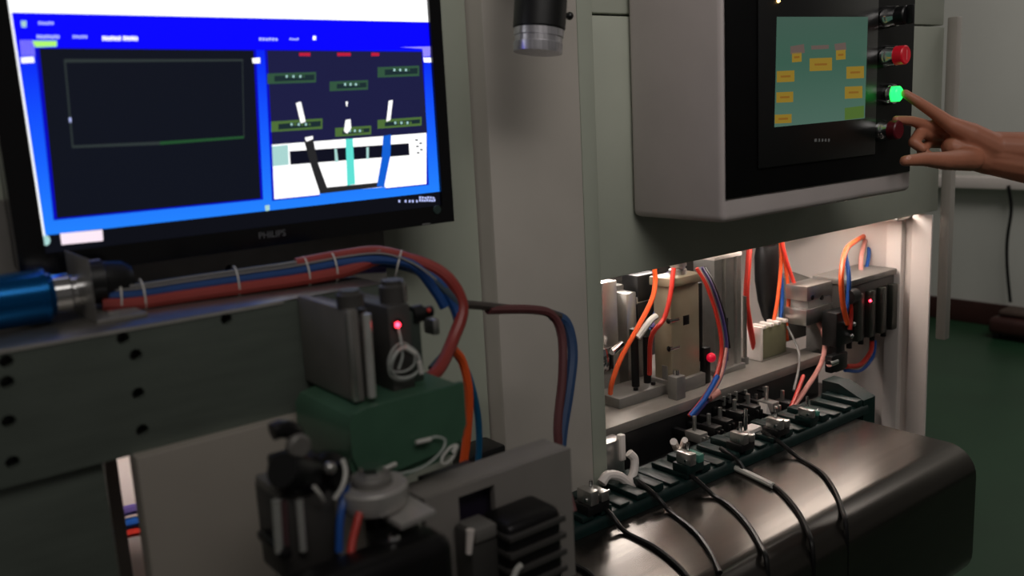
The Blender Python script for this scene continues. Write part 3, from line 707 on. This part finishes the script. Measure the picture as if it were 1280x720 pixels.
# valve box
vb = thing('valve_box', 'dark valve box with a grey lid and a tiny red light in the bay', 'valve', Q(1090, 420, 1.17))
va = Q(1064, 358, 1.17); vbq = Q(1119, 410, 1.17)
MB().box(va.x, vbq.x - .01, 1.17, 1.27, vbq.z, va.z, .004).build('box', dark_grey, vb)
MB().box(va.x - .004, vbq.x - .006, 1.165, 1.275, va.z, va.z + .016, .004).build('lid', mid_grey, vb)
for k in range(4):
    x = va.x + .02 + k * (vbq.x - va.x - .05) / 3
    MB().box(x - .012, x + .012, 1.155, 1.17, vbq.z + .004, va.z - .02, .003).build('valve_slice', mat('valve_olive_black', (50, 52, 46), .45, 0, .1, 30), vb)
    MB().rod((x, 1.185, vbq.z - .018), (x, 1.185, vbq.z), .007).build('fitting', dark_metal, vb)
q = Q(1088, 376, 1.153); MB().ball(q, .0032).build('indicator', red_led, vb)
MB().box(va.x - .0, 2.105, 1.272, 1.285, vbq.z, va.z, .002).build('mount', mid_grey, vb)
MB().rod((va.x - .0, 1.16, va.z - .02), (va.x - .03, 1.16, va.z - .02), .018).build('end_port', dark_metal, vb)
t = thing('fitting_cluster', 'black fitting block with three bright nickel tips below the valve box', 'fitting', Q(1060, 425, 1.16))
m_ = MB(); pbox(m_, 1046, 392, 1066, 428, 1.165, .04, .003).build('block', black_plastic, t)
for px, py in ((1057, 404), (1067, 405), (1064, 420)):
    q = Q(px, py, 1.158); MB().rod(q + Vector((0, .02, 0)), q, .006).ball(q, .0062).build('tip', chrome, t)
m_ = MB(); pbox(m_, 1046, 428, 1056, 462, 1.17, .02, .002).build('stem', dark_metal, t)
t = thing('black_elbow', 'black push fitting holding the low red hose right of the deck', 'fitting', Q(1052, 455, 1.17))
m_ = MB(); pbox(m_, 1040, 446, 1060, 460, 1.16, .02, .004).build('elbow_body', black_plastic, t); q = Q(1036, 455, 1.165); MB().rod(q, q + Vector((.03, 0, 0)), .008).build('collar', chrome, t)
q = Q(1092, 281, 1.3); t = thing('cable_clip', 'small grey cable clip hanging under the bay roof', 'clip', q)
MB().box(q.x - .018, q.x + .018, 1.29, 1.32, q.z - .02, q.z + .018, .003).build('clip', mid_grey, t)

# hoses of the bay
def hose(px, r, m, label, name='hose', cat='hose', group=None):
    return tag(MB().tube([Q(*p) for p in px], r, 8, 6).build(name, m), label, cat, group)
hose([(818, 335, 1.27), (819, 352, 1.27), (815, 374, 1.26), (798, 408, 1.25), (776, 448, 1.25), (765, 478, 1.25), (763, 492, 1.26)], .0052, orange, 'bright orange hose nearest the column in the bay')
hose([(826, 345, 1.31), (827, 370, 1.31), (818, 395, 1.31), (806, 420, 1.32)], .005, blue, 'blue hose behind the bright orange hose')
hose([(842, 335, 1.245), (838, 368, 1.24), (830, 398, 1.24), (814, 422, 1.25), (812, 468, 1.27)], .005, red, 'red brown hose just left of the beige cylinder')
hose([(836, 340, 1.30), (834, 372, 1.3), (824, 396, 1.3), (815, 410, 1.3)], .0045, violet, 'violet hose left of the beige cylinder')
hose([(820, 395, 1.24), (812, 402, 1.24), (797, 422, 1.245)], .007, white_wire, 'short pale sleeve tied round the orange hose', 'sleeve', 'sleeve')
cb = thing('cable_bundle', 'bundle of red, blue and grey cables hanging past the red knob', 'cable', Q(860, 522, 1.2))
main = [(874, 335, 1.225), (886, 356, 1.215), (899, 395, 1.205), (905, 435, 1.2), (898, 470, 1.19), (882, 498, 1.185), (864, 520, 1.19)]
for nm, m_, dx, r in (('red_cable', red, -3, .0042), ('blue_cable', violet, 2, .0062), ('grey_cable', grey_wire, -1, .0038), ('black_cable', black_wire, 5, .006)):
    MB().tube([Q(x + dx, y, Y + dx * .001) for x, y, Y in (main if nm != 'black_cable' else main[:4])], r, 8).build(nm, m_, cb)
MB().tube([Q(x - 1, y, Y - .006) for x, y, Y in main[4:]], .0055).build('blue_tail', blue, cb)
MB().tube([Q(x + 3, y, Y - .008) for x, y, Y in main[3:6]], .0036).build('pink_cable', pink, cb)
q = Q(892, 494, 1.18); MB().rod(q + Vector((-.014, 0, -.002)), q + Vector((.014, 0, .004)), .0085).build('cable_tie', pink, cb)
hose([(937, 305, 1.30), (935, 335, 1.29), (933, 375, 1.285), (938, 410, 1.285), (945, 446, 1.29)], .0068, red, 'thick red hose right of the aluminium profile cylinder')
hose([(951, 304, 1.33), (953, 300, 1.325), (955, 306, 1.325)], .0068, red, 'short red hose end over the black motor housing')
hose([(976, 303, 1.31), (976, 335, 1.30), (972, 375, 1.29), (967, 402, 1.285)], .0046, orange, 'left one of the orange hoses fanning from the bay roof')
hose([(978, 303, 1.30), (983, 340, 1.29), (986, 372, 1.28), (983, 410, 1.275), (984, 425, 1.28)], .0046, orange, 'middle one of the orange hoses fanning from the bay roof')
hose([(977, 303, 1.29), (986, 335, 1.28), (1000, 372, 1.27), (1008, 384, 1.27)], .0046, red, 'red hose running down right to the brown terminal')
hose([(975, 330, 1.33), (978, 372, 1.32), (975, 405, 1.31), (973, 412, 1.30)], .0046, blue, 'blue hose between the orange hoses over the relay block')
hose([(1006, 380, 1.265), (1020, 398, 1.24), (1031, 425, 1.21), (1026, 455, 1.19), (1006, 488, 1.15), (988, 513, 1.10)], .0058, pink, 'pale pink hose curving down to the belt clamps')
hose([(1004, 470, 1.16), (996, 492, 1.13), (986, 515, 1.10)], .0046, red, 'dark red hose lying along the pink hose')
hose([(984, 408, 1.27), (998, 438, 1.22), (998, 462, 1.18), (992, 488, 1.14)], .0028, grey_wire, 'thin grey wire crossing the deck edge', 'wire', 'wire')
hose([(1059, 405, 1.155), (1053, 375, 1.15), (1052, 340, 1.155), (1058, 312, 1.2), (1072, 300, 1.25), (1084, 293, 1.29)], .0062, orange, 'orange hose arching from the fittings up to the roof clip')
hose([(1055, 400, 1.165), (1060, 375, 1.16), (1061, 345, 1.165), (1057, 318, 1.2)], .0052, blue, 'blue hose beside the arching orange hose')
hose([(1076, 342, 1.22), (1077, 318, 1.24), (1084, 295, 1.28)], .006, pink, 'pink hose dropping from the roof clip to the valve box')
hose([(1082, 340, 1.23), (1086, 318, 1.25), (1085, 294, 1.285)], .005, blue, 'blue hose dropping from the roof clip to the valve box')
hose([(1090, 424, 1.19), (1088, 440, 1.18), (1075, 456, 1.175), (1058, 458, 1.17)], .0062, red, 'red hose curving under the valve box to the black fitting')
hose([(1094, 426, 1.195), (1091, 446, 1.185), (1076, 463, 1.18), (1056, 463, 1.175)], .0042, blue, 'blue hose curving under the valve box')
hose([(1062, 372, 1.16), (1064, 392, 1.16), (1062, 412, 1.158)], .005, red, 'short red hose in front of the clear manifold')

# grippers between deck and belt
def gripper(px, py, label, k=0):
    q = Q(px, py, 1.15); L = .030 if k == 0 else .022; r = thing('gripper', label, 'gripper', (q.x, 1.15, ZT + .01), 'gripper heads over the belt')
    MB().rod((q.x, 1.15, q.z), (q.x, 1.15, q.z + L), .0042, seg=10).build('pin', alu, r)
    MB().box(q.x - .012, q.x + .012, 1.125, 1.165, q.z - .02, q.z, .002).build('head', mid_grey if k == 0 else black_plastic, r)
    for dx in (-.008, .004): MB().box(q.x + dx, q.x + dx + .005, 1.118, 1.126, q.z - .03, q.z - .006, .001).build('finger', alu if k == 0 else dark_metal, r)
    MB().box(q.x - .006, q.x + .006, 1.16, 1.2055, q.z - .02, q.z - .006, .001).build('carrier', black_plastic, r)
for px, py, lab, k in ((868, 538, 'gripper with a pale pin under the cable bundle', 0), (886, 530, 'gripper with the longest bright pin, second from left', 1), (900, 522, 'gripper with a short pin, third from left', 1), (918, 512, 'dark gripper in the middle of the row', 1), (935, 505, 'dark gripper just right of the middle', 1), (958, 500, 'gripper with a bright tip near the pink hose', 0), (978, 500, 'gripper under the lower end of the pink hose', 1)):
    gripper(px, py, lab, k)
# bright cast fixture behind the column edge
t = thing('white_fixture', 'bright white cast fixture with a hook beside the column foot', 'fixture', Q(775, 610, 1.060))
m_ = MB(); pbox(m_, 755, 556, 782, 600, 1.10, .03, .003).build('body', alu, t)
m_ = MB(); pbox(m_, 776, 545, 783, 575, 1.095, .012, .002).build('fin', white_paint, t)
MB().tube([Q(786, 566, 1.070), Q(793, 574, 1.065), Q(792, 590, 1.060), Q(786, 604, 1.055)], .0075, 10).build('hook', white_paint, t)
MB().tube([Q(752, 604, 1.060), Q(760, 594, 1.060), Q(775, 596, 1.055), Q(788, 608, 1.050), Q(796, 622, 1.040), Q(805, 628, 1.035)], .0085, 10).build('arm', white_paint, t)
q = Q(790, 630, 1.030); MB().ball(q, .006).build('screw', chrome, t)
t = thing('white_toggle', 'white Y shaped toggle clamp below the deck edge', 'clamp', Q(850, 590, 1.075))
MB().tube([Q(842, 552, 1.095), Q(846, 562, 1.130), Q(847, 572, 1.080), Q(844, 580, 1.075)], .007).build('lever', white_paint, t)
MB().tube([Q(856, 550, 1.095), Q(852, 560, 1.130), Q(847, 567, 1.082)], .006).build('fork', white_paint, t)
MB().tube([Q(847, 574, 1.080), Q(857, 574, 1.075)], .006).build('tongue', white_paint, t)
q = Q(841, 586, 1.065); MB().box(q.x - .008, q.x + .008, 1.055, 1.075, q.z - .008, q.z + .008, .002).build('pad', white_paint, t)
t = thing('bright_gripper', 'white angular gripper head midway along the teal belt', 'gripper', Q(938, 548, 1.055))
a_ = Q(926, 544, 1.055); b_ = Q(948, 549, 1.055)
MB().extrude([(a_.x, a_.z - .004), (a_.x + .012, a_.z + .006), (b_.x - .004, a_.z + .008), (b_.x, a_.z - .004), (b_.x + .008, b_.z - .012), (b_.x - .014, b_.z - .006)], 'y', 1.045, 1.068).build('head', white_paint, t)
MB().rod((a_.x + .015, 1.055, a_.z), (a_.x + .015, 1.055, a_.z + .05), .004).build('pin', chrome, t)
t = thing('cross_rod', 'horizontal bright steel rod with an end nut above the belt', 'rod', Q(975, 540, 1.045))
MB().rod(Q(958, 535, 1.055), Q(994, 541, 1.030), .0075).build('rod', alu, t); MB().rod(Q(993, 541, 1.031), Q(1000, 542, 1.027), .011, seg=6).build('nut', chrome, t)
t = thing('white_wedge', 'small white wedge standing under the deck beam', 'wedge', Q(955, 515, 1.075))
MB().extrude([(Q(953, 516, 1.130).x, Q(953, 516, 1.130).z), (Q(959, 517, 1.130).x, Q(959, 517, 1.130).z), (Q(954, 504, 1.130).x, Q(954, 504, 1.130).z)], 'y', 1.12, 1.14).build('wedge', white_paint, t)
MB().box(Q(955, 520, 1.130).x - .004, Q(955, 520, 1.130).x + .008, 1.125, 1.206, Q(955, 520, 1.130).z - .004, Q(955, 517, 1.130).z + .004, .001).build('arm', dark_metal, t)

# ------------------------------------------------------------------ left ledge: blue cylinder, connector, bundle
Yb = .93
t = thing('blue_cylinder', 'shiny blue anodised cylinder lying on the ledge under the monitor', 'cylinder', (.12, Yb, zl))
c0 = Q(-60, 384, Yb); c1 = Q(66, 373, Yb); zc = c1.z; rc = .0255
zc = max(zc, zl + rc + .002)
MB().lathe((-.06, Yb, zc), (1, 0, 0), [(0, .022), (.004, rc), (c1.x + .06 - .008, rc), (c1.x + .06 - .004, rc - .004), (c1.x + .06, rc - .005)], 28).build('barrel', blue_metal, t)
MB().lathe((c1.x, Yb, zc), (1, 0, 0), [(0, .0185), (.014, .0185), (.016, .016), (.026, .016)], 24).build('fitting', chrome, t)
for k in (.025, c1.x - .01): MB().lathe((k, Yb, zc), (1, 0, 0), [(0, rc + .0012), (.004, rc + .0012)], 28).build('ring', blue_metal, t)
b_ = Q(103, 380, .915)
t = thing('holding_bracket', 'dark steel angle bracket between blue cylinder and black connector', 'bracket', (b_.x, .93, zl))
MB().box(c1.x + .0265, b_.x + .004, .885, .98, zl, zl + .062, .002).build('upright', mid_grey, t); MB().box(b_.x + .004, b_.x + .05, .885, .98, zl, zl + .004, .001).build('foot', mid_grey, t)
q = Q(115, 391, .90); MB().rod((b_.x + .022, .90, zl + .004), (b_.x + .022, .90, zl + .009), .006, seg=6).build('bolt', chrome, t)
t = thing('black_connector', 'black round plug from which the hose bundle starts', 'connector', (b_.x + .03, .93, zl))
MB().lathe((b_.x + .005, .945, zc + .004), (1, 0, 0), [(0, .022), (.022, .022), (.024, .019), (.042, .017), (.05, .011)], 22).build('plug', black_plastic, t)
# bundle path along the ledge then over and down
hb_ = thing('hose_bundle', 'tied bundle of blue, red and white hoses running under the monitor', 'hose', (.35, .93, zl))
path = [(128, 372, .94), (170, 370, .935), (230, 361, .93), (300, 351, .92), (370, 341, .91), (430, 330, .90), (480, 326, .88), (520, 335, .86), (552, 356, .84), (572, 384, .83)]
def strand(nm, m, r, dy, dY, end=None, n=None, s0=0):
    pts = [Q(x + max(0, (x - 430)) * dy * .006, y + dy * (1 if x < 500 else .7), Y + dY) for x, y, Y in path[s0:n]]
    if end: pts += [Q(*p) for p in end]
    MB().tube(pts, r, 10).build(nm, m, hb_)
strand('blue_hose', blue_d, .0072, -5, .006, [(575, 400, .83)])
strand('blue_hose', blue_d, .0066, 2, .012)
strand('blue_hose', blue_d, .006, -2, -.004, n=8, end=[(545, 365, .845), (556, 384, .84)])
strand('red_hose', red_d, .0072, 9, -.006, n=6, end=[(480, 322, .88), (525, 328, .86), (560, 348, .84), (578, 384, .83), (566, 425, .82), (548, 462, .80), (525, 478, .79), (505, 476, .78)])
strand('red_hose', red_d, .0066, -11, .0, s0=4, n=7, end=[(528, 330, .86), (562, 352, .84)])
strand('grey_hose', mat('slate_hose', (52, 66, 78), .5, 0, .05, 40), .0055, -9, .004, n=8, end=[(556, 362, .84), (576, 392, .83), (564, 432, .82), (540, 462, .81)])
strand('violet_hose', violet, .006, 8, .012, n=7)
strand('white_wire', grey_wire, .0015, -13, -.004, n=7)
strand('white_wire', grey_wire, .0012, -9, -.008, n=9)
for px in (150, 178, 295, 382, 416, 498):
    for i in range(len(path) - 1):
        (x0, y0, Y0), (x1, y1, Y1) = path[i], path[i + 1]
        if x0 <= px <= x1:
            u = (px - x0) / (x1 - x0); c = Q(px, y0 + (y1 - y0) * u + 1, Y0 + (Y1 - Y0) * u + .003)
            d = (Q(x1, y1, Y1) - Q(x0, y0, Y0)).normalized(); n_ = d.cross(Vector((0, 1, 0))).normalized(); b2 = d.cross(n_)
            MB().tube([c + n_ * .0168 * math.cos(k * math.pi / 6) + b2 * .0168 * math.sin(k * math.pi / 6) for k in range(12)], .0010, 6, 2, closed=True).build('cable_tie', white_wire, hb_)
# branch cable crossing the column and its two drooping hoses
tag(MB().tube([Q(574, 380, .84), Q(600, 382, .86), Q(640, 386, .88), Q(680, 389, .89), Q(700, 396, .89)], .0052, 8).build('cable', dark_wire), 'dark cable running straight from the bundle across the column', 'cable')
tag(MB().tube([Q(610, 387, .866), Q(665, 387, .885), Q(690, 394, .885), Q(702, 420, .88), Q(703, 470, .87), Q(697, 540, .86), Q(706, 600, .85), Q(716, 640, .83)], .006, 8).build('hose', red_v), 'red hose drooping in front of the column', 'hose')
tag(MB().tube([Q(690, 394, .895), Q(708, 404, .89), Q(716, 440, .88), Q(711, 490, .87), Q(702, 550, .86), Q(700, 620, .84), Q(704, 660, .83)], .0075, 8).build('hose', blue_v), 'blue hose drooping in front of the column', 'hose')
tag(MB().tube([Q(566, 436, .84), Q(578, 452, .845), Q(586, 490, .85), Q(584, 540, .86), Q(578, 590, .87)], .0055, 8).build('hose', orange), 'orange hose hanging left of the column behind the green cover', 'hose')
tag(MB().tube([Q(568, 440, .85), Q(584, 465, .85), Q(595, 505, .86), Q(599, 545, .87), Q(597, 590, .88)], .0042, 8).build('hose', mat('teal_blue_hose', (20, 90, 130), .4, 0, .05, 40)), 'thin blue hose hanging beside the orange hose left of the column', 'hose')

# ------------------------------------------------------------------ slide unit and sensor on the drilled plate
t = thing('slide_cylinder', 'grey slide cylinder with a bright silver rod in front of the drilled plate', 'cylinder', Q(450, 502, .74))
a_ = Q(434, 388, .74); b_ = Q(462, 500, .74)
MB().box(a_.x, b_.x - .004, .74, .8495, b_.z, a_.z, .0025).build('slide_body', mid_grey, t)
MB().box(a_.x - .002, a_.x + .003, .737, .742, b_.z + .002, a_.z - .002, .0008).build('edge_highlight', alu, t)  # bright strip modelled in for the highlight on the body's left edge
r0 = Q(458, 392, .735); r1 = Q(465, 496, .735); MB().rod(r0, r1, .0042, seg=14).build('silver_rod', mat('pale_rod', (215, 215, 210), .25, .6), t)
q = Q(434, 386, .755); MB().lathe((q.x + .004, .755, a_.z), (0, 0, 1), [(0, .013), (.012, .013), (.014, .010), (.016, .0098)], 20).build('cap', dark_grey, t)
MB().box(b_.x - .003, b_.x + .012, .752, .8495, b_.z, a_.z - .004, .002).build('guide_rail', dark_grey, t)
t = thing('sensor_block', 'dark sensor block with a glowing red light beside the slide cylinder', 'sensor', Q(510, 490, .75))
a_ = Q(484, 384, .75); b_ = Q(540, 482, .75)
MB().box(a_.x, a_.x + .026, .75, .8495, b_.z, a_.z, .003).build('amplifier', dark_grey, t)
MB().box(a_.x + .0265, b_.x, .762, .8495, b_.z + .002, a_.z - .012, .003).build('side_block', mat('green_grey_cast', (58, 66, 60), .5, .2), t)
q = Q(497, 406, .748); MB().ball(q, .0026).build('indicator', red_led, t); MB().rod((q.x, .75, q.z), (q.x, .749, q.z), .006).build('indicator_ring', black_plastic, t)
q = Q(502, 365, .76); MB().lathe((q.x - .004, .77, a_.z), (0, 0, 1), [(0, .014), (.016, .014), (.018, .011), (.022, .011)], 18).build('knob', dark_grey, t)
MB().rod((q.x - .0, .755, a_.z + .002), (q.x - .001, .755, a_.z + .022), .0013).build('pin', alu, t)
q = Q(530, 392, .76); MB().lathe((q.x - .012, .765, q.z), (1, 0, 0), [(0, .009), (.012, .009), (.013, .006), (.024, .006)], 16).build('connector', black_plastic, t)
MB().ball(Q(536, 388, .757), .0022).build('contact', red, t)
m_ = MB(); pbox(m_, 541, 400, 551, 418, .78, .02, .002).build('tab', alu, t)
cc = Q(507, 453, .738)
t = thing('tube_coil', 'loop of clear tubing with white sleeves on the sensor block', 'tube', cc)
for k, (R_, dz) in enumerate(((.0155, 0), (.0165, -.002), (.0145, .003))):
    MB().tube([cc + Vector((R_ * 1.05 * math.cos(i * math.pi / 6), .004 * k + .003 * math.sin(i), R_ * math.sin(i * math.pi / 6) + dz)) for i in range(12)], .0011, 8, 4, closed=True).build('tube_ring', clear_tube, t)
MB().tube([Q(498, 410, .747), Q(502, 430, .74), Q(503, 446, .738), Q(498, 462, .738)], .0011).build('tube_tail', clear_tube, t)
for a__, b__ in (((506, 434), (519, 442)), ((524, 452), (527, 467))): MB().rod(Q(*a__, .734), Q(*b__, .734), .0024, seg=10).build('white_sleeve', white_wire, t)

# ------------------------------------------------------------------ green rounded cover with a tube on it
t = thing('green_cover', 'dark green rounded plastic machine guard under the sensor block', 'guard', Q(505, 600, .72))
ga = Q(432, 520, .72); gb_ = Q(577, 500, .72)
x0, x1 = ga.x, gb_.x; zt0 = H - .262; 
prof = [(x0, zt0 - .012), (x0 + .006, zt0 - .003), (x0 + .02, zt0), (x1, zt0 + .0), (x1, zt0 - .052), (x1 - .008, zt0 - .066), (x1 - .03, zt0 - .072), (x0 + .03, zt0 - .078), (x0 + .008, zt0 - .070), (x0, zt0 - .05)]
MB().extrude(prof, 'y', .72, .83).build('shell', green_plastic, t)
MB().extrude([(x, z + (.004 if z > zt0 - .03 else .012)) for x, z in prof], 'y', .714, .7199).build('rim', green_plastic, t)
t = thing('clear_tube', 'clear thin tube curling in loops on the green guard', 'tube', Q(530, 570, 0.713))
MB().tube([Q(470, 590, 0.711), Q(500, 592, 0.708), Q(530, 583, 0.705), Q(552, 564, 0.705), Q(556, 550, 0.707), Q(545, 546, 0.709), Q(532, 551, 0.711), Q(520, 555, 0.713)], .0013, 8).build('tube_curl', clear_tube, t)
MB().tube([Q(572, 556, 0.709), Q(566, 572, 0.707), Q(556, 580, 0.705), Q(552, 574, 0.707), Q(562, 560, 0.708), Q(571, 556, 0.709)], .0014, 8).build('tube_curl', white_wire, t)
for a__, b__ in (((520, 553), (538, 549)), ((480, 586), (495, 580)), ((566, 566), (571, 558))): MB().rod(Q(*a__, 0.707), Q(*b__, 0.707), .0022, seg=10).build('white_sleeve', white_wire, t)

# silver disc under it
t = thing('silver_disc', 'silver round flange with a shiny centre nut below the green guard', 'flange', Q(470, 635, .66))
q = Q(468, 636, .665)
MB().lathe(q, (0, 0, 1), [(0, .020), (.004, .028), (.012, .031), (.022, .031), (.024, .029)], 28).build('flange', mat('pale_flange', (176, 172, 168), .4, .3), t)
MB().lathe(q + Vector((0, 0, .024)), (0, 0, 1), [(0, .018), (.006, .018), (.008, .016)], 24).build('ring', mid_grey, t)
MB().rod(q + Vector((0, 0, .032)), q + Vector((0, 0, .040)), .010, seg=6).build('nut', chrome, t)
MB().rod(q + Vector((0, 0, -.14)), q, .010).build('shaft', dark_metal, t)
t = thing('slanted_bar', 'flat steel bar slanting up right beside the silver flange', 'bar', Q(505, 650, .65))
a_ = Q(486, 650, .64); b_ = Q(530, 632, .64)
d = b_ - a_; ang = math.atan2(d.z, d.x)
MB().box(-d.length / 2, d.length / 2, -.02, .06, -.003, .003, .001, mx=Matrix.Translation((a_ + b_) / 2) @ Matrix.Rotation(-ang, 4, 'Y')).build('bar', mat('pale_flange', (176, 172, 168)), t)

# black clamp motor at left
t = thing('clamp_motor', 'black motor clamp with round levers above the chrome rods', 'motor', Q(380, 620, .68))
MB().lathe(Q(352, 588, .66), Q(410, 600, .69) - Q(352, 588, .66), [(0, .014), (.006, .017), (.035, .017), (.037, .012), (.05, .012)], 20).build('motor', black_plastic, t)
MB().tube([Q(340, 540, .67), Q(352, 536, .67), Q(366, 540, .67), Q(372, 556, .67), Q(368, 574, .67), Q(362, 590, .67)], .0075, 10).build('lever', dark_metal, t)
q = Q(371, 556, .665); MB().lathe(q, (0, -1, 0), [(0, .010), (.006, .010), (.008, .008)], 20).build('lever_disc', mid_grey, t)
MB().lathe(Q(404, 592, .68), (0.35, -1, .1), [(0, .019), (.01, .019), (.012, .013), (.022, .011)], 20).build('wheel', dark_metal, t)
MB().ball(Q(412, 585, .655), .0055).build('wheel_cap', alu, t)
a_ = Q(338, 582, .66); b_ = Q(420, 612, .66); MB().box(a_.x + .012, b_.x - .008, .665, .70, b_.z, a_.z - .004, .004).build('clamp_body', black_plastic, t)
MB().tube([Q(392, 608, .65), Q(400, 618, .65), Q(404, 626, .655)], .0018).build('wire', white_wire, t)
MB().tube([Q(418, 624, .65), Q(428, 608, .65), Q(432, 590, .655), Q(428, 574, .66)], .002).build('wire', white_wire, t)
MB().rod(Q(372, 590, .69), Q(372, 590, .8345), .008).build('support', dark_metal, t)
# cylinder block with chrome rods
t = thing('rod_cylinder', 'grey cylinder block with upright chrome rods at the lower left', 'cylinder', Q(370, 700, .66))
a_ = Q(343, 622, .66); b_ = Q(424, 622, .66); zbm = Q(380, 730, .66).z
MB().box(a_.x + .006, b_.x, .665, .72, zbm, a_.z - .004, .004).build('block', dark_grey, t)
MB().rod(Q(345, 625, .655), Q(349, 690, .655), .0036, seg=12).build('chrome_rod', mat('pale_rod', (215, 215, 210), .25, .6), t)
MB().rod(Q(355, 627, .658), Q(358, 690, .658), .0028, seg=12).build('chrome_rod', mat('reddish_rod', (130, 96, 100), .3, .7), t)
MB().rod(Q(374, 625, .659), Q(379, 688, .659), .0034, seg=12).build('chrome_rod', mat('pale_rod', (215, 215, 210), .25, .6), t)
MB().box(a_.x - .004, b_.x - .05, .648, .70, Q(350, 702, .65).z, Q(350, 688, .65).z, .003).build('rod_foot', dark_metal, t)
a_ = Q(352, 620, .66); MB().box(a_.x, a_.x + .05, .67, .715, a_.z - .008, a_.z + .002, .002).build('top_plate', mid_grey, t)
for (xx, m_, lab, pts) in ((0, blue, 'short blue hose below the green guard', [(432, 606, .67), (428, 630, .66), (425, 655, .655), (424, 690, .65)]), (1, red, 'thin red hose running down below the silver flange', [(452, 632, .65), (446, 655, .645), (440, 680, .64), (436, 720, .63)])):
    tag(MB().tube([Q(*p) for p in pts], .0034, 8).build('hose', m_), lab, 'hose')
# near machine base at the bottom
t = thing('fixture_base', 'dark cast fixture base along the bottom edge of the picture', 'base', Q(450, 740, .62))
a_ = Q(290, 738, .62); b_ = Q(560, 760, .62)
MB().box(a_.x, b_.x, .600, .643, a_.z - .16, a_.z - .012, .012, 3).build('casting', dark_metal, t)
q = Q(342, 717, .62); MB().rod((q.x, .62, a_.z - .013), (q.x, .62, a_.z - .004), .005, seg=6).build('bolt', chrome, t)
MB().box(a_.x + .04, a_.x + .12, .605, .64, 0, a_.z - .159, .004).build('pedestal', dark_grey, t)

# grey bracket plate at bottom centre with dark windows
t = thing('grey_bracket', 'blurred grey bracket plate with a dark square opening before the column foot', 'bracket', Q(630, 720, .7))
bracket_grey = mat('bracket_grey', (134, 129, 124), .6, 0, .06, 12)
a_ = Q(530, 612, .70); b_ = Q(714, 585, .70); zlo = Q(630, 760, .70).z; ztop = H - .372
zz = Q(560, 614, .70).z
w0 = Q(573, 622, .70); w1 = Q(622, 678, .70)
sheet('front_plate', rect(a_.x, b_.x, zlo, zz), [rect(w0.x, w1.x, w1.z, w0.z)], .70, .708, bracket_grey, t)
MB().box(a_.x, b_.x, .708, .745, zz - .006, zz, .0015).build('top_plate', bracket_grey, t)
MB().box(w0.x - .01, w1.x + .01, .715, .76, w1.z - .02, w0.z + .008, .002).build('inner_box', mat('dark_violet_plastic', (34, 28, 44), .4), t)
MB().box(a_.x + .02, b_.x - .02, .72, .834, zlo - .3, zlo + .05, .004).build('pedestal', dark_grey, t)
t = thing('angle_valve', 'dark angle valve with a pale peg in the square opening', 'valve', Q(595, 700, .66))
m_ = MB(); pbox(m_, 588, 668, 628, 740, .668, .03, .004).build('valve_body', dark_grey, t)
MB().rod(Q(588, 662, .662), Q(586, 692, .662), .0042, .003, 10).build('peg', white_paint, t)
m_ = MB(); pbox(m_, 594, 664, 622, 670, .664, .03, .002).build('valve_top', mid_grey, t)
t = thing('black_motor', 'black ribbed motor at the bottom right of the grey bracket', 'motor', Q(680, 720, .65))
a_ = Q(634, 648, .65); b_ = Q(712, 752, .65)
MB().box(a_.x, b_.x - .004, .65, .6995, b_.z, a_.z - .01, .008, 3).build('motor_body', dark_metal, t)
for k in range(4):
    z = a_.z - .02 - k * .018; MB().box(a_.x - .001, b_.x - .003, .646, .69, z - .005, z + .001, .001).build('rib', dark_grey, t)
MB().tube([Q(640, 726, .645), Q(646, 712, .645), Q(652, 706, .645)], .003).build('lead', white_wire, t)
t = thing('roller_post', 'dark cylinder post with a bright cap edge at the bottom centre', 'post', Q(505, 740, .62))
q = Q(505, 676, .625); MB().lathe((q.x, .64, q.z - .11), (0, 0, 1), [(0, .022), (.104, .022), (.106, .024), (.112, .024), (.114, .021)], 24).build('post', dark_metal, t)
MB().lathe((q.x - .008, .628, q.z + .0042), (0, 0, 1), [(0, .006), (.003, .005)], 16).build('cap_screw', chrome, t)
MB().rod(Q(492, 690, .618), Q(493, 730, .618), .0009, seg=6).build('edge_wire', alu, t)
# small parts on the column foot
t = thing('column_foot_clip', 'low black cable clip at the foot of the column', 'clip', Q(608, 578, 1.0))
m_ = MB(); pbox(m_, 588, 570, 634, 584, 1.0, .05, .004).build('clip_body', black_plastic, t)
q = Q(606, 570, 1.02); MB().ball(q, .008, (1.6, 1, .7)).build('clip_latch', black_plastic, t); MB().box(Q(600, 580, 1.0).x, Q(620, 580, 1.0).x, 1.05, 1.0795, Q(610, 582, 1.0).z, Q(610, 572, 1.0).z).build('clip_stem', black_plastic, t)

# ------------------------------------------------------------------ far right of the room
p = QX(1265, 232, 5.585)
t = tag(MB().tube([p + Vector((0, .02, .0)), QX(1264, 262, 5.6), QX(1259, 300, 5.61), QX(1259, 335, 5.61), QX(1263, 378, 5.6)], .010, 8).build('cable', black_wire), 'thick black cable hanging down the far white wall', 'cable')
q = QX(1258, 400, 5.45)
t = thing('brown_case', 'brown case standing on the green floor by the far wall', 'case', (5.5, q.y, 0))
MB().box(5.36, 5.6, q.y - .22, q.y + .07, .03, .13, .03, 3).build('case_body', base_mat, t)
MB().box(5.42, 5.58, q.y - .2, q.y + .04, .13, .17, .02, 3).build('case_lid', mat('brown_lid', (74, 58, 50), .6), t)
for dx in (5.39, 5.53):
    for dy in (-.2, .01): MB().box(dx, dx + .04, q.y + dy, q.y + dy + .04, 0, .03, .004).build('case_foot', black_plastic, t)
